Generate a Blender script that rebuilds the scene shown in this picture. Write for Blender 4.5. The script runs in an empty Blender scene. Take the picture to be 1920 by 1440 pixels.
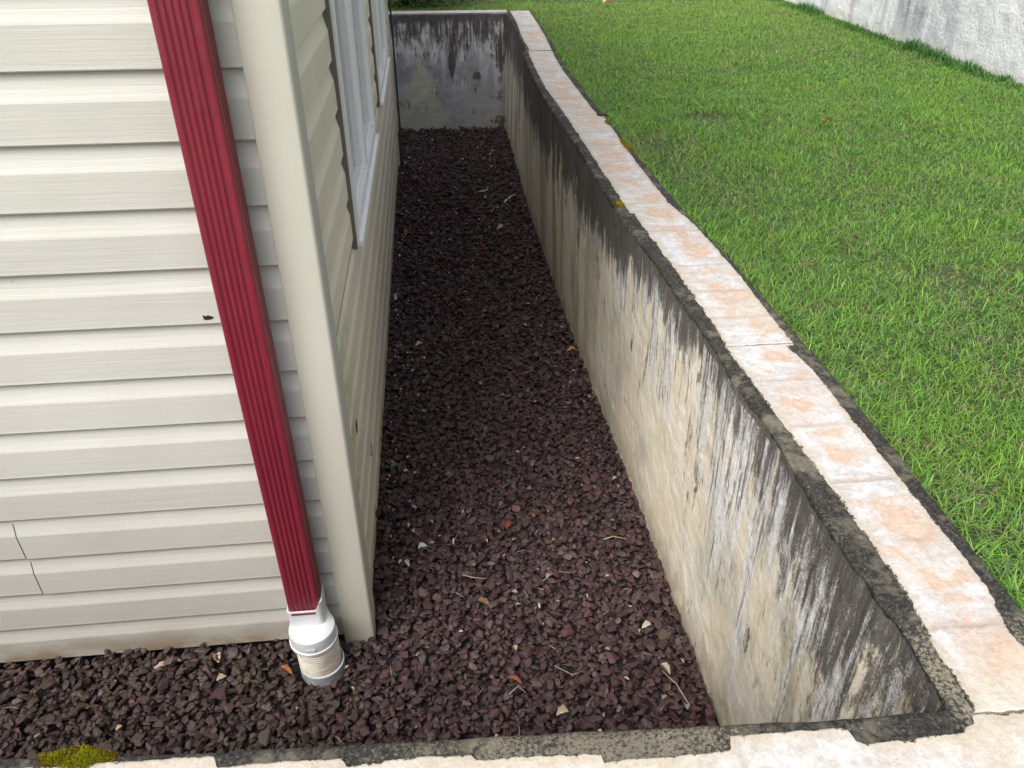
import bpy, bmesh, math, random
import numpy as np
from mathutils import Vector, Matrix
random.seed(5)
RNG = np.random.default_rng(7)
SC = bpy.context.scene
COL = SC.collection
R = math.radians

# ------------------------------------------------------------------ camera
H = 1.64
cam_d = bpy.data.cameras.new('camera')
cam = bpy.data.objects.new('camera', cam_d)
COL.objects.link(cam)
cam_d.sensor_width = 36.0
cam_d.lens = 1450.0 / 1920.0 * 36.0
cam_d.clip_start = 0.02
cam_d.clip_end = 600.0
PITCH = math.atan(945.0 / 1450.0)
YAW = R(5.94)
cam.location = (0, 0, H)
cam.rotation_euler = (math.pi / 2 - PITCH, 0, -YAW)
SC.camera = cam

# ------------------------------------------------------------------ world and sun
SUN_EL, SUN_AZ = R(52), R(218)        # azimuth clockwise from +Y
world = bpy.data.worlds.new('World')
SC.world = world
world.use_nodes = True
wn, wl = world.node_tree.nodes, world.node_tree.links
for n in list(wn): wn.remove(n)
sky = wn.new('ShaderNodeTexSky')
sky.sky_type = 'NISHITA'
sky.sun_disc = False
sky.sun_elevation = SUN_EL
sky.sun_rotation = SUN_AZ
sky.air_density = 1.0
sky.dust_density = 4.0
sky.ozone_density = 1.0
hs = wn.new('ShaderNodeHueSaturation')
hs.inputs['Saturation'].default_value = 0.35
bg = wn.new('ShaderNodeBackground')
bg.inputs['Strength'].default_value = 0.145
wo = wn.new('ShaderNodeOutputWorld')
wl.new(sky.outputs[0], hs.inputs['Color']); wl.new(hs.outputs[0], bg.inputs['Color']); wl.new(bg.outputs[0], wo.inputs['Surface'])
sd = bpy.data.lights.new('sun', 'SUN')
sd.energy = 1.8
sd.angle = R(44)
sd.color = (1.0, 0.965, 0.91)
sun = bpy.data.objects.new('sun', sd)
COL.objects.link(sun)
sdir = Vector((math.sin(SUN_AZ) * math.cos(SUN_EL), math.cos(SUN_AZ) * math.cos(SUN_EL), math.sin(SUN_EL)))
sun.rotation_euler = sdir.to_track_quat('Z', 'Y').to_euler()
sun.location = sdir * 20
SC.view_settings.view_transform = 'Standard'
SC.view_settings.look = 'None'
SC.view_settings.exposure = 0.8
SC.view_settings.gamma = 1.0

# ------------------------------------------------------------------ helpers
def tag(o, label=None, cat=None, group=None, kind=None):
    if label: o['label'] = label
    if cat: o['category'] = cat
    if group: o['group'] = group
    if kind: o['kind'] = kind
    return o

def root(name, label, cat, loc=(0, 0, 0), group=None):
    o = bpy.data.objects.new(name, None)
    o.empty_display_size = 0.1
    o.location = loc
    COL.objects.link(o)
    return tag(o, label, cat, group)

def base_of(parent):
    v = Vector((0, 0, 0))
    while parent is not None:
        v += parent.location
        parent = parent.parent
    return np.array(v)

def mk(name, V, F, mat, parent=None, col=None, smooth=False, loc=None, msk=None):
    """V: (n,3) world coordinates, F: array of equal size polygons or list of lists."""
    V = np.asarray(V, dtype=np.float64).reshape(-1, 3)
    off = base_of(parent)
    if loc is not None: off = off + np.array(loc, float)
    V = V - off
    me = bpy.data.meshes.new(name)
    if isinstance(F, np.ndarray) and F.ndim == 2:
        nf, k = F.shape
        me.vertices.add(len(V)); me.vertices.foreach_set('co', V.astype(np.float32).ravel())
        me.loops.add(nf * k); me.loops.foreach_set('vertex_index', F.astype(np.int32).ravel())
        me.polygons.add(nf); me.polygons.foreach_set('loop_start', (np.arange(nf) * k).astype(np.int32))
        me.update(calc_edges=True)
        me.validate()
    else:
        me.from_pydata([tuple(v) for v in V], [], [list(f) for f in F])
        me.update()
    if smooth: me.shade_smooth()
    else: me.shade_flat()
    if col is not None:
        a = me.color_attributes.new('Col', 'FLOAT_COLOR', 'POINT')
        c = np.ones((len(V), 4), np.float32); c[:, :3] = col
        a.data.foreach_set('color', c.ravel())
    if msk is not None:
        a = me.color_attributes.new('Msk', 'FLOAT_COLOR', 'POINT')
        c = np.ones((len(V), 4), np.float32); c[:, :3] = msk
        a.data.foreach_set('color', c.ravel())
    me.materials.append(mat)
    o = bpy.data.objects.new(name, me)
    COL.objects.link(o)
    if parent is not None: o.parent = parent
    if loc is not None: o.location = loc
    return o

def grid_faces(n, m):
    i = np.arange(n - 1)[:, None] * m + np.arange(m - 1)[None, :]
    i = i.ravel()
    return np.stack([i, i + m, i + m + 1, i + 1], 1)

class MB:
    def __init__(s): s.V = []; s.F = []
    def add(s, V, F):
        b = len(s.V); s.V += [tuple(map(float, v)) for v in V]; s.F += [[b + i for i in f] for f in F]
    def box(s, x0, x1, y0, y1, z0, z1):
        s.add([(x0, y0, z0), (x1, y0, z0), (x1, y1, z0), (x0, y1, z0), (x0, y0, z1), (x1, y0, z1), (x1, y1, z1), (x0, y1, z1)],
              [(3, 2, 1, 0), (4, 5, 6, 7), (0, 1, 5, 4), (1, 2, 6, 5), (2, 3, 7, 6), (3, 0, 4, 7)])
    def tube(s, pts, r, n=8):
        pts = [Vector(p) for p in pts]
        rr = r if isinstance(r, (list, tuple)) else [r] * len(pts)
        V = []; F = []
        for i, p in enumerate(pts):
            t = (pts[min(i + 1, len(pts) - 1)] - pts[max(i - 1, 0)]).normalized()
            u = t.cross(Vector((0, 0, 1)))
            if u.length < 1e-3: u = t.cross(Vector((0, 1, 0)))
            u.normalize(); w = t.cross(u)
            for k in range(n):
                a = 2 * math.pi * k / n
                V.append(p + (u * math.cos(a) + w * math.sin(a)) * rr[i])
        for i in range(len(pts) - 1):
            for k in range(n):
                F.append((i * n + k, i * n + (k + 1) % n, (i + 1) * n + (k + 1) % n, (i + 1) * n + k))
        F.append(tuple(range(n - 1, -1, -1))); F.append(tuple(range((len(pts) - 1) * n, len(pts) * n)))
        s.add(V, F)
    def lathe(s, c, prof, n=48, cap=True):
        V = []; F = []
        for (r, z) in prof:
            for k in range(n):
                a = 2 * math.pi * k / n
                V.append((c[0] + r * math.cos(a), c[1] + r * math.sin(a), z))
        for i in range(len(prof) - 1):
            for k in range(n):
                F.append((i * n + k, i * n + (k + 1) % n, (i + 1) * n + (k + 1) % n, (i + 1) * n + k))
        s.add(V, F)
    def build(s, name, mat, parent=None, smooth=False, bevel=0, loc=None):
        o = mk(name, s.V, s.F, mat, parent, smooth=smooth, loc=loc)
        if bevel:
            bm = bmesh.new(); bm.from_mesh(o.data)
            bmesh.ops.bevel(bm, geom=bm.edges[:], offset=bevel, segments=2, affect='EDGES')
            bm.to_mesh(o.data); bm.free()
        return o

# numpy value noise
def _h(ix, iy, s):
    ix = (ix.astype(np.int64) & 0xffff).astype(np.uint64); iy = (iy.astype(np.int64) & 0xffff).astype(np.uint64)
    h = ix * np.uint64(374761393) + iy * np.uint64(668265263) + np.uint64(s * 1442695041 + 12345)
    h &= np.uint64(0xffffffff); h ^= h >> np.uint64(13); h = (h * np.uint64(1274126177)) & np.uint64(0xffffffff); h ^= h >> np.uint64(16)
    h = (h * np.uint64(2246822519)) & np.uint64(0xffffffff); h ^= h >> np.uint64(15)
    return (h & np.uint64(0xffffff)).astype(np.float64) / float(0xffffff)
def vn(x, y, s=0):
    x, y = np.broadcast_arrays(np.asarray(x, float), np.asarray(y, float))
    ix = np.floor(x); iy = np.floor(y); fx = x - ix; fy = y - iy
    fx = fx * fx * (3 - 2 * fx); fy = fy * fy * (3 - 2 * fy)
    ix = ix.astype(np.int64); iy = iy.astype(np.int64)
    a = _h(ix, iy, s); b = _h(ix + 1, iy, s); c = _h(ix, iy + 1, s); d = _h(ix + 1, iy + 1, s)
    return (a * (1 - fx) + b * fx) * (1 - fy) + (c * (1 - fx) + d * fx) * fy
def fbm(x, y, s=0, o=4):
    t = 0; a = 1.0; w = 0
    for k in range(o):
        t = t + a * vn(np.asarray(x) * 2 ** k + 17.3 * k, np.asarray(y) * 2 ** k + 5.1 * k, s + k * 31); w += a; a *= 0.55
    return t / w
def ss(a, b, x):
    t = np.clip((x - a) / (b - a), 0, 1); return t * t * (3 - 2 * t)
def lerp3(c, d, m):
    return c * (1 - m[..., None]) + np.asarray(d) * m[..., None]

# ------------------------------------------------------------------ materials
def newmat(name):
    m = bpy.data.materials.new(name); m.use_nodes = True
    nt = m.node_tree
    b = nt.nodes['Principled BSDF']
    return m, nt, b
def pos(nt, scale=(1, 1, 1)):
    g = nt.nodes.new('ShaderNodeNewGeometry')
    mp = nt.nodes.new('ShaderNodeMapping'); mp.inputs['Scale'].default_value = scale
    nt.links.new(g.outputs['Position'], mp.inputs['Vector'])
    return mp.outputs[0]
def noise(nt, vec, sc, det=4, rough=0.6, dist=0):
    n = nt.nodes.new('ShaderNodeTexNoise')
    n.inputs['Scale'].default_value = sc; n.inputs['Detail'].default_value = det; n.inputs['Roughness'].default_value = rough
    n.inputs['Distortion'].default_value = dist
    nt.links.new(vec, n.inputs['Vector'])
    return n.outputs['Fac']
def ramp(nt, fac, stops):
    r = nt.nodes.new('ShaderNodeValToRGB')
    el = r.color_ramp.elements
    while len(el) < len(stops): el.new(0.5)
    for e, (p, c) in zip(el, stops):
        e.position = p; e.color = (c if len(c) == 4 else tuple(c) + (1,)) if isinstance(c, (tuple, list)) else (c, c, c, 1)
    nt.links.new(fac, r.inputs[0])
    return r.outputs[0]
def mix(nt, a, b, fac, mode='MIX'):
    m = nt.nodes.new('ShaderNodeMix'); m.data_type = 'RGBA'; m.blend_type = mode
    for sock, v in ((m.inputs[6], a), (m.inputs[7], b), (m.inputs[0], fac)):
        if isinstance(v, bpy.types.NodeSocket): nt.links.new(v, sock)
        elif isinstance(v, (int, float)): sock.default_value = v
        else: sock.default_value = tuple(v) + (1,) if len(v) == 3 else v
    return m.outputs[2]
def bump(nt, b, h, strength=0.3, dist=0.002):
    n = nt.nodes.new('ShaderNodeBump'); n.inputs['Strength'].default_value = strength; n.inputs['Distance'].default_value = dist
    nt.links.new(h, n.inputs['Height']); nt.links.new(n.outputs[0], b.inputs['Normal'])
def attr(nt):
    a = nt.nodes.new('ShaderNodeAttribute'); a.attribute_name = 'Col'; return a.outputs['Color']

def m_plain(name, c, rough=0.5, var=0.08, sc=8, bmp=0, spec=0.5):
    m, nt, b = newmat(name)
    n = noise(nt, pos(nt), sc, 5)
    f = ramp(nt, n, [(0.3, 1 - var), (0.7, 1 + 0 * var)])
    nt.links.new(mix(nt, c, f, 1.0, 'MULTIPLY'), b.inputs['Base Color'])
    b.inputs['Roughness'].default_value = rough
    b.inputs['Specular IOR Level'].default_value = spec
    if bmp:
        bump(nt, b, noise(nt, pos(nt), 600, 2), bmp, 0.0006)
    return m

def m_siding(name, grain, base, dirt=True):
    m, nt, b = newmat(name)
    big = noise(nt, pos(nt, (1, 1, 1)), 2.2, 5)
    c = mix(nt, base, tuple(v * 0.88 for v in base), ramp(nt, big, [(0.35, 0.0), (0.7, 1.0)]))
    st = noise(nt, pos(nt, grain), 9, 6, 0.7)
    c = mix(nt, c, ramp(nt, st, [(0.3, 0.975), (0.65, 1.0)]), 1.0, 'MULTIPLY')
    # fly specks and grime near the ground
    g = nt.nodes.new('ShaderNodeNewGeometry'); sx = nt.nodes.new('ShaderNodeSeparateXYZ')
    nt.links.new(g.outputs['Position'], sx.inputs[0])
    low = nt.nodes.new('ShaderNodeMapRange'); low.inputs[1].default_value = 0.0; low.inputs[2].default_value = 0.11
    low.inputs[3].default_value = 1.0; low.inputs[4].default_value = 0.0
    nt.links.new(sx.outputs[2], low.inputs[0])
    n2 = noise(nt, pos(nt, (1, 1, 2)), 6.0, 6, 0.65)
    gr = ramp(nt, n2, [(0.36, 0.0), (0.60, 1.0)])
    lm = nt.nodes.new('ShaderNodeMath'); lm.operation = 'MULTIPLY'
    nt.links.new(gr, lm.inputs[0]); nt.links.new(low.outputs[0], lm.inputs[1])
    c = mix(nt, c, (0.22, 0.14, 0.055), lm.outputs[0])
    v = nt.nodes.new('ShaderNodeTexVoronoi'); v.inputs['Scale'].default_value = 11; nt.links.new(pos(nt), v.inputs['Vector'])
    sp = ramp(nt, v.outputs['Distance'], [(0.016, 0.8), (0.028, 0.0)])
    c = mix(nt, c, (0.10, 0.09, 0.08), sp)
    # algae, only on the side wall close to the corner
    if not dirt:
        al = nt.nodes.new('ShaderNodeMapRange'); al.inputs[1].default_value = 1.72; al.inputs[2].default_value = 1.46
        nt.links.new(sx.outputs[1], al.inputs[0])
        zr = ramp(nt, sx.outputs[2], [(0.25, 0.0), (0.42, 1.0), (0.72, 1.0), (0.86, 0.0)])
        a1 = nt.nodes.new('ShaderNodeMath'); a1.operation = 'MULTIPLY'; nt.links.new(al.outputs[0], a1.inputs[0]); nt.links.new(zr, a1.inputs[1])
        a2 = nt.nodes.new('ShaderNodeMath'); a2.operation = 'MULTIPLY'; nt.links.new(a1.outputs[0], a2.inputs[0])
        nt.links.new(ramp(nt, noise(nt, pos(nt, (1, 1, 3)), 14, 4), [(0.35, 0.0), (0.6, 0.8)]), a2.inputs[1])
        c = mix(nt, c, (0.22, 0.26, 0.06), a2.outputs[0])
    nt.links.new(c, b.inputs['Base Color'])
    b.inputs['Roughness'].default_value = 0.42
    b.inputs['Specular IOR Level'].default_value = 0.4
    gg = noise(nt, pos(nt, grain), 22, 5, 0.75, 0.6)
    bump(nt, b, gg, 0.42, 0.0020)
    return m

M_FRONT = m_siding('vinyl_siding_front', (0.16, 1, 6), (0.505, 0.495, 0.45))
M_SIDE_LIT = m_siding('vinyl_siding_side_lit', (1, 0.16, 6), (0.70, 0.645, 0.51), dirt=False)  # same vinyl as the front; light on this side painted into a paler, warmer base
M_POST = m_plain('corner_post_vinyl', (0.50, 0.485, 0.415), 0.45, 0.06, 5, 0.35)
M_CHANNEL_SHADED = m_plain('channel_vinyl_shaded', (0.13, 0.115, 0.09), 0.6)  # shade on the trim side painted in as a dark brown
M_WHITE = m_plain('window_white', (0.80, 0.81, 0.80), 0.35, 0.05)
M_PVC = m_plain('pvc_white', (0.62, 0.64, 0.66), 0.28, 0.06, 30)
M_BLACK = m_plain('black_rubber', (0.02, 0.02, 0.022), 0.5)
M_HOLE = m_plain('hole_dark', (0.012, 0.011, 0.01), 0.9)
M_CONC = m_plain('foundation_concrete', (0.3, 0.29, 0.27), 0.9, 0.3, 10)
M_ROOF = m_plain('roof_shingle', (0.10, 0.09, 0.085), 0.9, 0.5, 60)
M_INT = m_plain('interior_wall', (0.35, 0.33, 0.3), 0.9)
M_GLASS, nt, b = newmat('glass')
b.inputs['Base Color'].default_value = (0.95, 0.98, 1, 1); b.inputs['Transmission Weight'].default_value = 1.0
b.inputs['Roughness'].default_value = 0.0; b.inputs['IOR'].default_value = 1.5

M_RED, nt, b = newmat('red_painted_metal')
c = mix(nt, (0.185, 0.017, 0.032), (0.145, 0.013, 0.026), ramp(nt, noise(nt, pos(nt, (1, 1, 0.15)), 14, 5), [(0.35, 0), (0.7, 1)]))
c = mix(nt, c, (0.50, 0.10, 0.12), ramp(nt, noise(nt, pos(nt, (6, 6, 0.12)), 26, 4, 0.7), [(0.64, 0.0), (0.80, 0.45)]))
c = mix(nt, c, (0.60, 0.45, 0.40), ramp(nt, noise(nt, pos(nt, (1, 1, 0.25)), 150, 2, 0.6), [(0.80, 0.0), (0.85, 0.5)]))
nt.links.new(c, b.inputs['Base Color'])
nt.links.new(ramp(nt, noise(nt, pos(nt), 30, 4), [(0.3, 0.30), (0.7, 0.46)]), b.inputs['Roughness'])
bump(nt, b, noise(nt, pos(nt, (1, 1, 0.4)), 30, 2), 0.08, 0.002)

M_CORR, nt, b = newmat('dirty_groove_shaded_pipe')
c = mix(nt, (0.62, 0.59, 0.52), (0.30, 0.22, 0.13), ramp(nt, noise(nt, pos(nt, (1, 1, 2.5)), 22, 5, 0.7), [(0.42, 0.0), (0.75, 0.9)]))
wv = nt.nodes.new('ShaderNodeMath'); wv.operation = 'SINE'
gq = nt.nodes.new('ShaderNodeNewGeometry'); sq = nt.nodes.new('ShaderNodeSeparateXYZ'); nt.links.new(gq.outputs['Position'], sq.inputs[0])
mq = nt.nodes.new('ShaderNodeMath'); mq.operation = 'MULTIPLY_ADD'; mq.inputs[1].default_value = 2 * math.pi / .0078; mq.inputs[2].default_value = -2 * math.pi * .096 / .0078 - math.pi / 2
nt.links.new(sq.outputs[2], mq.inputs[0]); nt.links.new(mq.outputs[0], wv.inputs[0])
c = mix(nt, c, (0.26, 0.21, 0.15), ramp(nt, wv.outputs[0], [(0.1, 0.0), (0.9, 0.55)]))  # groove dirt that also paints in shade between the rings
nt.links.new(c, b.inputs['Base Color']); b.inputs['Roughness'].default_value = 0.55

def m_masonry(name, fine=260, bs=0.5, bd=0.0025, lo=0.72, rough=0.9, fleck=True):
    m, nt, b = newmat(name)
    a = attr(nt)
    n1 = noise(nt, pos(nt), fine, 4, 0.75)
    c = mix(nt, a, ramp(nt, n1, [(0.3, lo), (0.6, 1.05)]), 1.0, 'MULTIPLY')
    if fleck:
        n3 = noise(nt, pos(nt), 330, 2, 0.5)
        c = mix(nt, c, (0.55, 0.54, 0.50), ramp(nt, n3, [(0.70, 0.0), (0.76, 0.65)]))
        n4 = noise(nt, pos(nt), 210, 3, 0.6)
        c = mix(nt, c, (0.05, 0.045, 0.04), ramp(nt, n4, [(0.70, 0.0), (0.76, 0.55)]))
    nt.links.new(c, b.inputs['Base Color'])
    b.inputs['Roughness'].default_value = rough; b.inputs['Specular IOR Level'].default_value = 0.25
    ad = nt.nodes.new('ShaderNodeMath'); ad.operation = 'ADD'
    nt.links.new(n1, ad.inputs[0]); nt.links.new(noise(nt, pos(nt), fine * 0.22, 3), ad.inputs[1])
    bump(nt, b, ad.outputs[0], bs, bd)
    return m
def m_wall():
    m, nt, b = newmat('stained_concrete')
    a = attr(nt)
    k = nt.nodes.new('ShaderNodeAttribute'); k.attribute_name = 'Msk'
    sp = nt.nodes.new('ShaderNodeSeparateColor'); nt.links.new(k.outputs['Color'], sp.inputs[0])
    def math_(op, x, y):
        n = nt.nodes.new('ShaderNodeMath'); n.operation = op
        for i, v in enumerate((x, y)):
            if isinstance(v, (int, float)): n.inputs[i].default_value = v
            else: nt.links.new(v, n.inputs[i])
        return n.outputs[0]
    g1 = noise(nt, pos(nt), 300, 4, 0.75)
    g2 = noise(nt, pos(nt), 90, 5, 0.7)
    s1 = noise(nt, pos(nt, (1, 1, .07)), 130, 4, 0.7, .3)
    s2 = noise(nt, pos(nt, (1, 1, .05)), 38, 4, 0.65, .4)
    # bare surface mottling
    c = mix(nt, a, ramp(nt, g1, [(0.3, 0.86), (0.62, 1.06)]), 1.0, 'MULTIPLY')
    c = mix(nt, c, ramp(nt, g2, [(0.35, 0.90), (0.62, 1.04)]), 1.0, 'MULTIPLY')
    iso = noise(nt, pos(nt, (1, 1, .45)), 17, 6, .72, .5)
    # dark mildew
    t = math_('ADD', math_('ADD', math_('MULTIPLY', s1, .20), math_('MULTIPLY', iso, .44)), math_('ADD', math_('MULTIPLY', s2, .20), math_('MULTIPLY', g1, .16)))
    tv = math_('MULTIPLY', math_('SUBTRACT', t, .5), 4.4)
    dk = ramp(nt, math_('ADD', sp.outputs[1], tv), [(0.38, 0), (0.62, 1)])
    dcol = mix(nt, (0.042, 0.039, 0.036), (0.15, 0.135, 0.13), ramp(nt, math_('ADD', math_('MULTIPLY', s1, .5), math_('MULTIPLY', g1, .5)), [(0.45, 0), (0.66, 1)]))
    c = mix(nt, c, dcol, math_('MULTIPLY', dk, .94))
    # white efflorescence runs on top
    u = math_('ADD', math_('MULTIPLY', noise(nt, pos(nt, (1, 1, .07)), 80, 6, .78, .4), .38), math_('ADD', math_('MULTIPLY', noise(nt, pos(nt, (1, 1, .35)), 26, 6, .75, .6), .32), math_('MULTIPLY', noise(nt, pos(nt), 260, 4, .8), .30)))
    uv = math_('MULTIPLY', math_('SUBTRACT', u, .5), 4.6)
    wt = ramp(nt, math_('ADD', sp.outputs[0], uv), [(0.46, 0), (0.95, 1)])
    wcol = mix(nt, (0.60, 0.585, 0.57), (0.84, 0.83, 0.82), ramp(nt, g2, [(0.38, 0), (0.62, 1)]))
    c = mix(nt, c, wcol, math_('MULTIPLY', wt, .86))
    # fine black runs crossing the white
    rr = noise(nt, pos(nt, (1, 1, .06)), 90, 5, .75, .2)
    c = mix(nt, c, (0.055, 0.05, 0.045), math_('MULTIPLY', ramp(nt, math_('ADD', math_('MULTIPLY', sp.outputs[0], .12), rr), [(0.64, 0), (0.70, 1)]), .75))
    # granular ledge
    led = mix(nt, (0.018, 0.017, 0.016), (0.10, 0.093, 0.075), ramp(nt, noise(nt, pos(nt), 170, 5, .8), [(0.46, 0), (0.70, 1)]))
    led = mix(nt, led, (0.17, 0.155, 0.115), ramp(nt, noise(nt, pos(nt), 14, 4, .7), [(0.50, 0), (0.66, .75)]))
    led = mix(nt, led, (0.40, 0.38, 0.33), ramp(nt, noise(nt, pos(nt), 260, 3, .7), [(0.64, 0), (0.72, .7)]))
    gsp = noise(nt, pos(nt), 210, 4, .8)
    bl_ = math_('ADD', sp.outputs[2], math_('MULTIPLY', math_('SUBTRACT', gsp, .5), 1.7))
    c = mix(nt, c, led, ramp(nt, bl_, [(0.38, 0), (0.58, 1)]))
    nt.links.new(c, b.inputs['Base Color'])
    b.inputs['Roughness'].default_value = .9; b.inputs['Specular IOR Level'].default_value = 0.25
    h = math_('ADD', math_('MULTIPLY', g1, .6), g2)
    bump(nt, b, h, .55, .003)
    return m
M_WALL = m_wall()
M_COPE = m_masonry('painted_coping', 220, 0.35, 0.0018, 0.86, fleck=False)
M_BWALL = m_masonry('stained_plaster', 60, 0.7, 0.012, 0.92, fleck=False)

def m_attr(name, rough=0.8, spec=0.3, transl=0.0, fine=0, lo=0.8):
    m, nt, b = newmat(name)
    a = attr(nt)
    if fine:
        a = mix(nt, a, ramp(nt, noise(nt, pos(nt), fine, 3, 0.6), [(0.3, lo), (0.65, 1.1)]), 1.0, 'MULTIPLY')
    nt.links.new(a, b.inputs['Base Color'])
    b.inputs['Roughness'].default_value = rough; b.inputs['Specular IOR Level'].default_value = spec
    if transl:
        t = nt.nodes.new('ShaderNodeBsdfTranslucent'); nt.links.new(a, t.inputs['Color'])
        ms = nt.nodes.new('ShaderNodeMixShader'); ms.inputs[0].default_value = transl
        nt.links.new(b.outputs[0], ms.inputs[1]); nt.links.new(t.outputs[0], ms.inputs[2])
        nt.links.new(ms.outputs[0], nt.nodes['Material Output'].inputs['Surface'])
    return m
M_STONE = m_attr('slate_gravel', 0.62, 0.35, fine=420, lo=0.75)
M_GRASS = m_attr('grass_blade', 0.5, 0.35, 0.3)
M_LEAF = m_attr('leaf', 0.55, 0.35, 0.2, fine=300)
M_MOSS = m_attr('moss', 0.9, 0.1, 0.2)

M_SOIL, nt, b = newmat('lawn_soil')
c = mix(nt, (0.05, 0.095, 0.02), (0.10, 0.11, 0.04), ramp(nt, noise(nt, pos(nt), 9, 6, 0.7), [(0.4, 0.0), (0.7, 1.0)]))
c = mix(nt, c, (0.05, 0.10, 0.02), ramp(nt, noise(nt, pos(nt), 1.3, 4), [(0.4, 0.2), (0.7, 0.8)]))
nt.links.new(c, b.inputs['Base Color']); b.inputs['Roughness'].default_value = 1.0
bump(nt, b, noise(nt, pos(nt), 140, 4), 1.0, 0.02)
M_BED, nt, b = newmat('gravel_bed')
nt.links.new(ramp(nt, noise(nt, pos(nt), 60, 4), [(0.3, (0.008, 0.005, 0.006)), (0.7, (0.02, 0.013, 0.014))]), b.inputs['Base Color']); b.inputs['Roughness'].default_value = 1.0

# ------------------------------------------------------------------ ground
ZL = 0.775
gx = [-120, -3.6, 0.70, 120]; gy = [-120, 0.36, 6.42, 120]
V = [(x, y, ZL) for y in gy for x in gx]
F = [(j * 4 + i, j * 4 + i + 1, (j + 1) * 4 + i + 1, (j + 1) * 4 + i) for j in range(3) for i in range(3) if not (i == 1 and j == 1)]
tag(mk('ground', V, F, M_SOIL), kind='structure')
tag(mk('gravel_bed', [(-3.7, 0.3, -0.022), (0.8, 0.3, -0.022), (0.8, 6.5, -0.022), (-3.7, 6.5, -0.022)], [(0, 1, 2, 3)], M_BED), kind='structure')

# ------------------------------------------------------------------ retaining wall
TOP = 0.82
ARR = np.array([(0.30, .575), (.505, .575), (.565, .576), (.626, .578), (.662, .569), (.705, .573), (.737, .568), (.841, .566), (.928, .567), (1.03, .573), (1.117, .571), (1.208, .565),
                (1.317, .568), (1.373, .565), (1.494, .562), (1.685, .557), (1.856, .550), (2.2, .535), (2.53, .534), (2.88, .531), (3.37, .518), (3.83, .516), (4.55, .538), (4.70, .552),
                (4.715, .575), (4.9, .579), (5.4, .592), (5.83, .606), (6.3, .609)])
BAS = np.array([(0.3, .597), (1.03, .595), (1.76, .585), (2.76, .557), (4.15, .552), (5.2, .572), (6.2, .593), (6.4, .593)])
CIN = np.array([(.3, .597), (.51, .597), (.595, .604), (.684, .613), (.789, .612), (.913, .607), (1.062, .600), (1.242, .592), (1.345, .586), (1.352, .593), (1.465, .594), (1.749, .590), (2.0, .580), (2.125, .578),
                (2.135, .568), (2.35, .566), (2.643, .565), (2.952, .563), (3.41, .559), (3.77, .548), (4.2, .558), (4.52, .570), (4.72, .580), (4.73, .592), (5.175, .598), (5.637, .623), (5.87, .633), (6.4, .640)])
COU = np.array([(.3, .715), (.51, .717), (.6, .715), (.672, .731), (.9, .732), (1.228, .734), (1.334, .720), (1.336, .737), (1.49, .738), (1.67, .742), (1.9, .738), (2.05, .728), (2.2, .706), (2.65, .706), (2.94, .713), (3.23, .718), (3.24, .700),
                (3.38, .695), (4.15, .697), (4.46, .707), (4.76, .725), (5.14, .748), (5.69, .770), (6.36, .79), (6.6, .80)])
DOU = np.array([(.3, .757), (.5, .757), (.6, .761), (.7, .760), (.9, .767), (1.05, .771), (1.23, .770), (1.5, .762), (1.75, .760), (2.1, .742), (2.64, .733), (3.26, .728), (4.05, .732), (4.63, .742), (5.06, .772), (5.69, .79), (6.6, .82)])
ip = lambda T, y: np.interp(y, T[:, 0], T[:, 1])
Y0, Y1 = 0.512, 6.32
ys = [Y0]
while ys[-1] < Y1: ys.append(ys[-1] + 0.0017 * (1 + 0.9 * (ys[-1] - Y0)))
ys[-1] = Y1; ys = np.array(ys)

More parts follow.
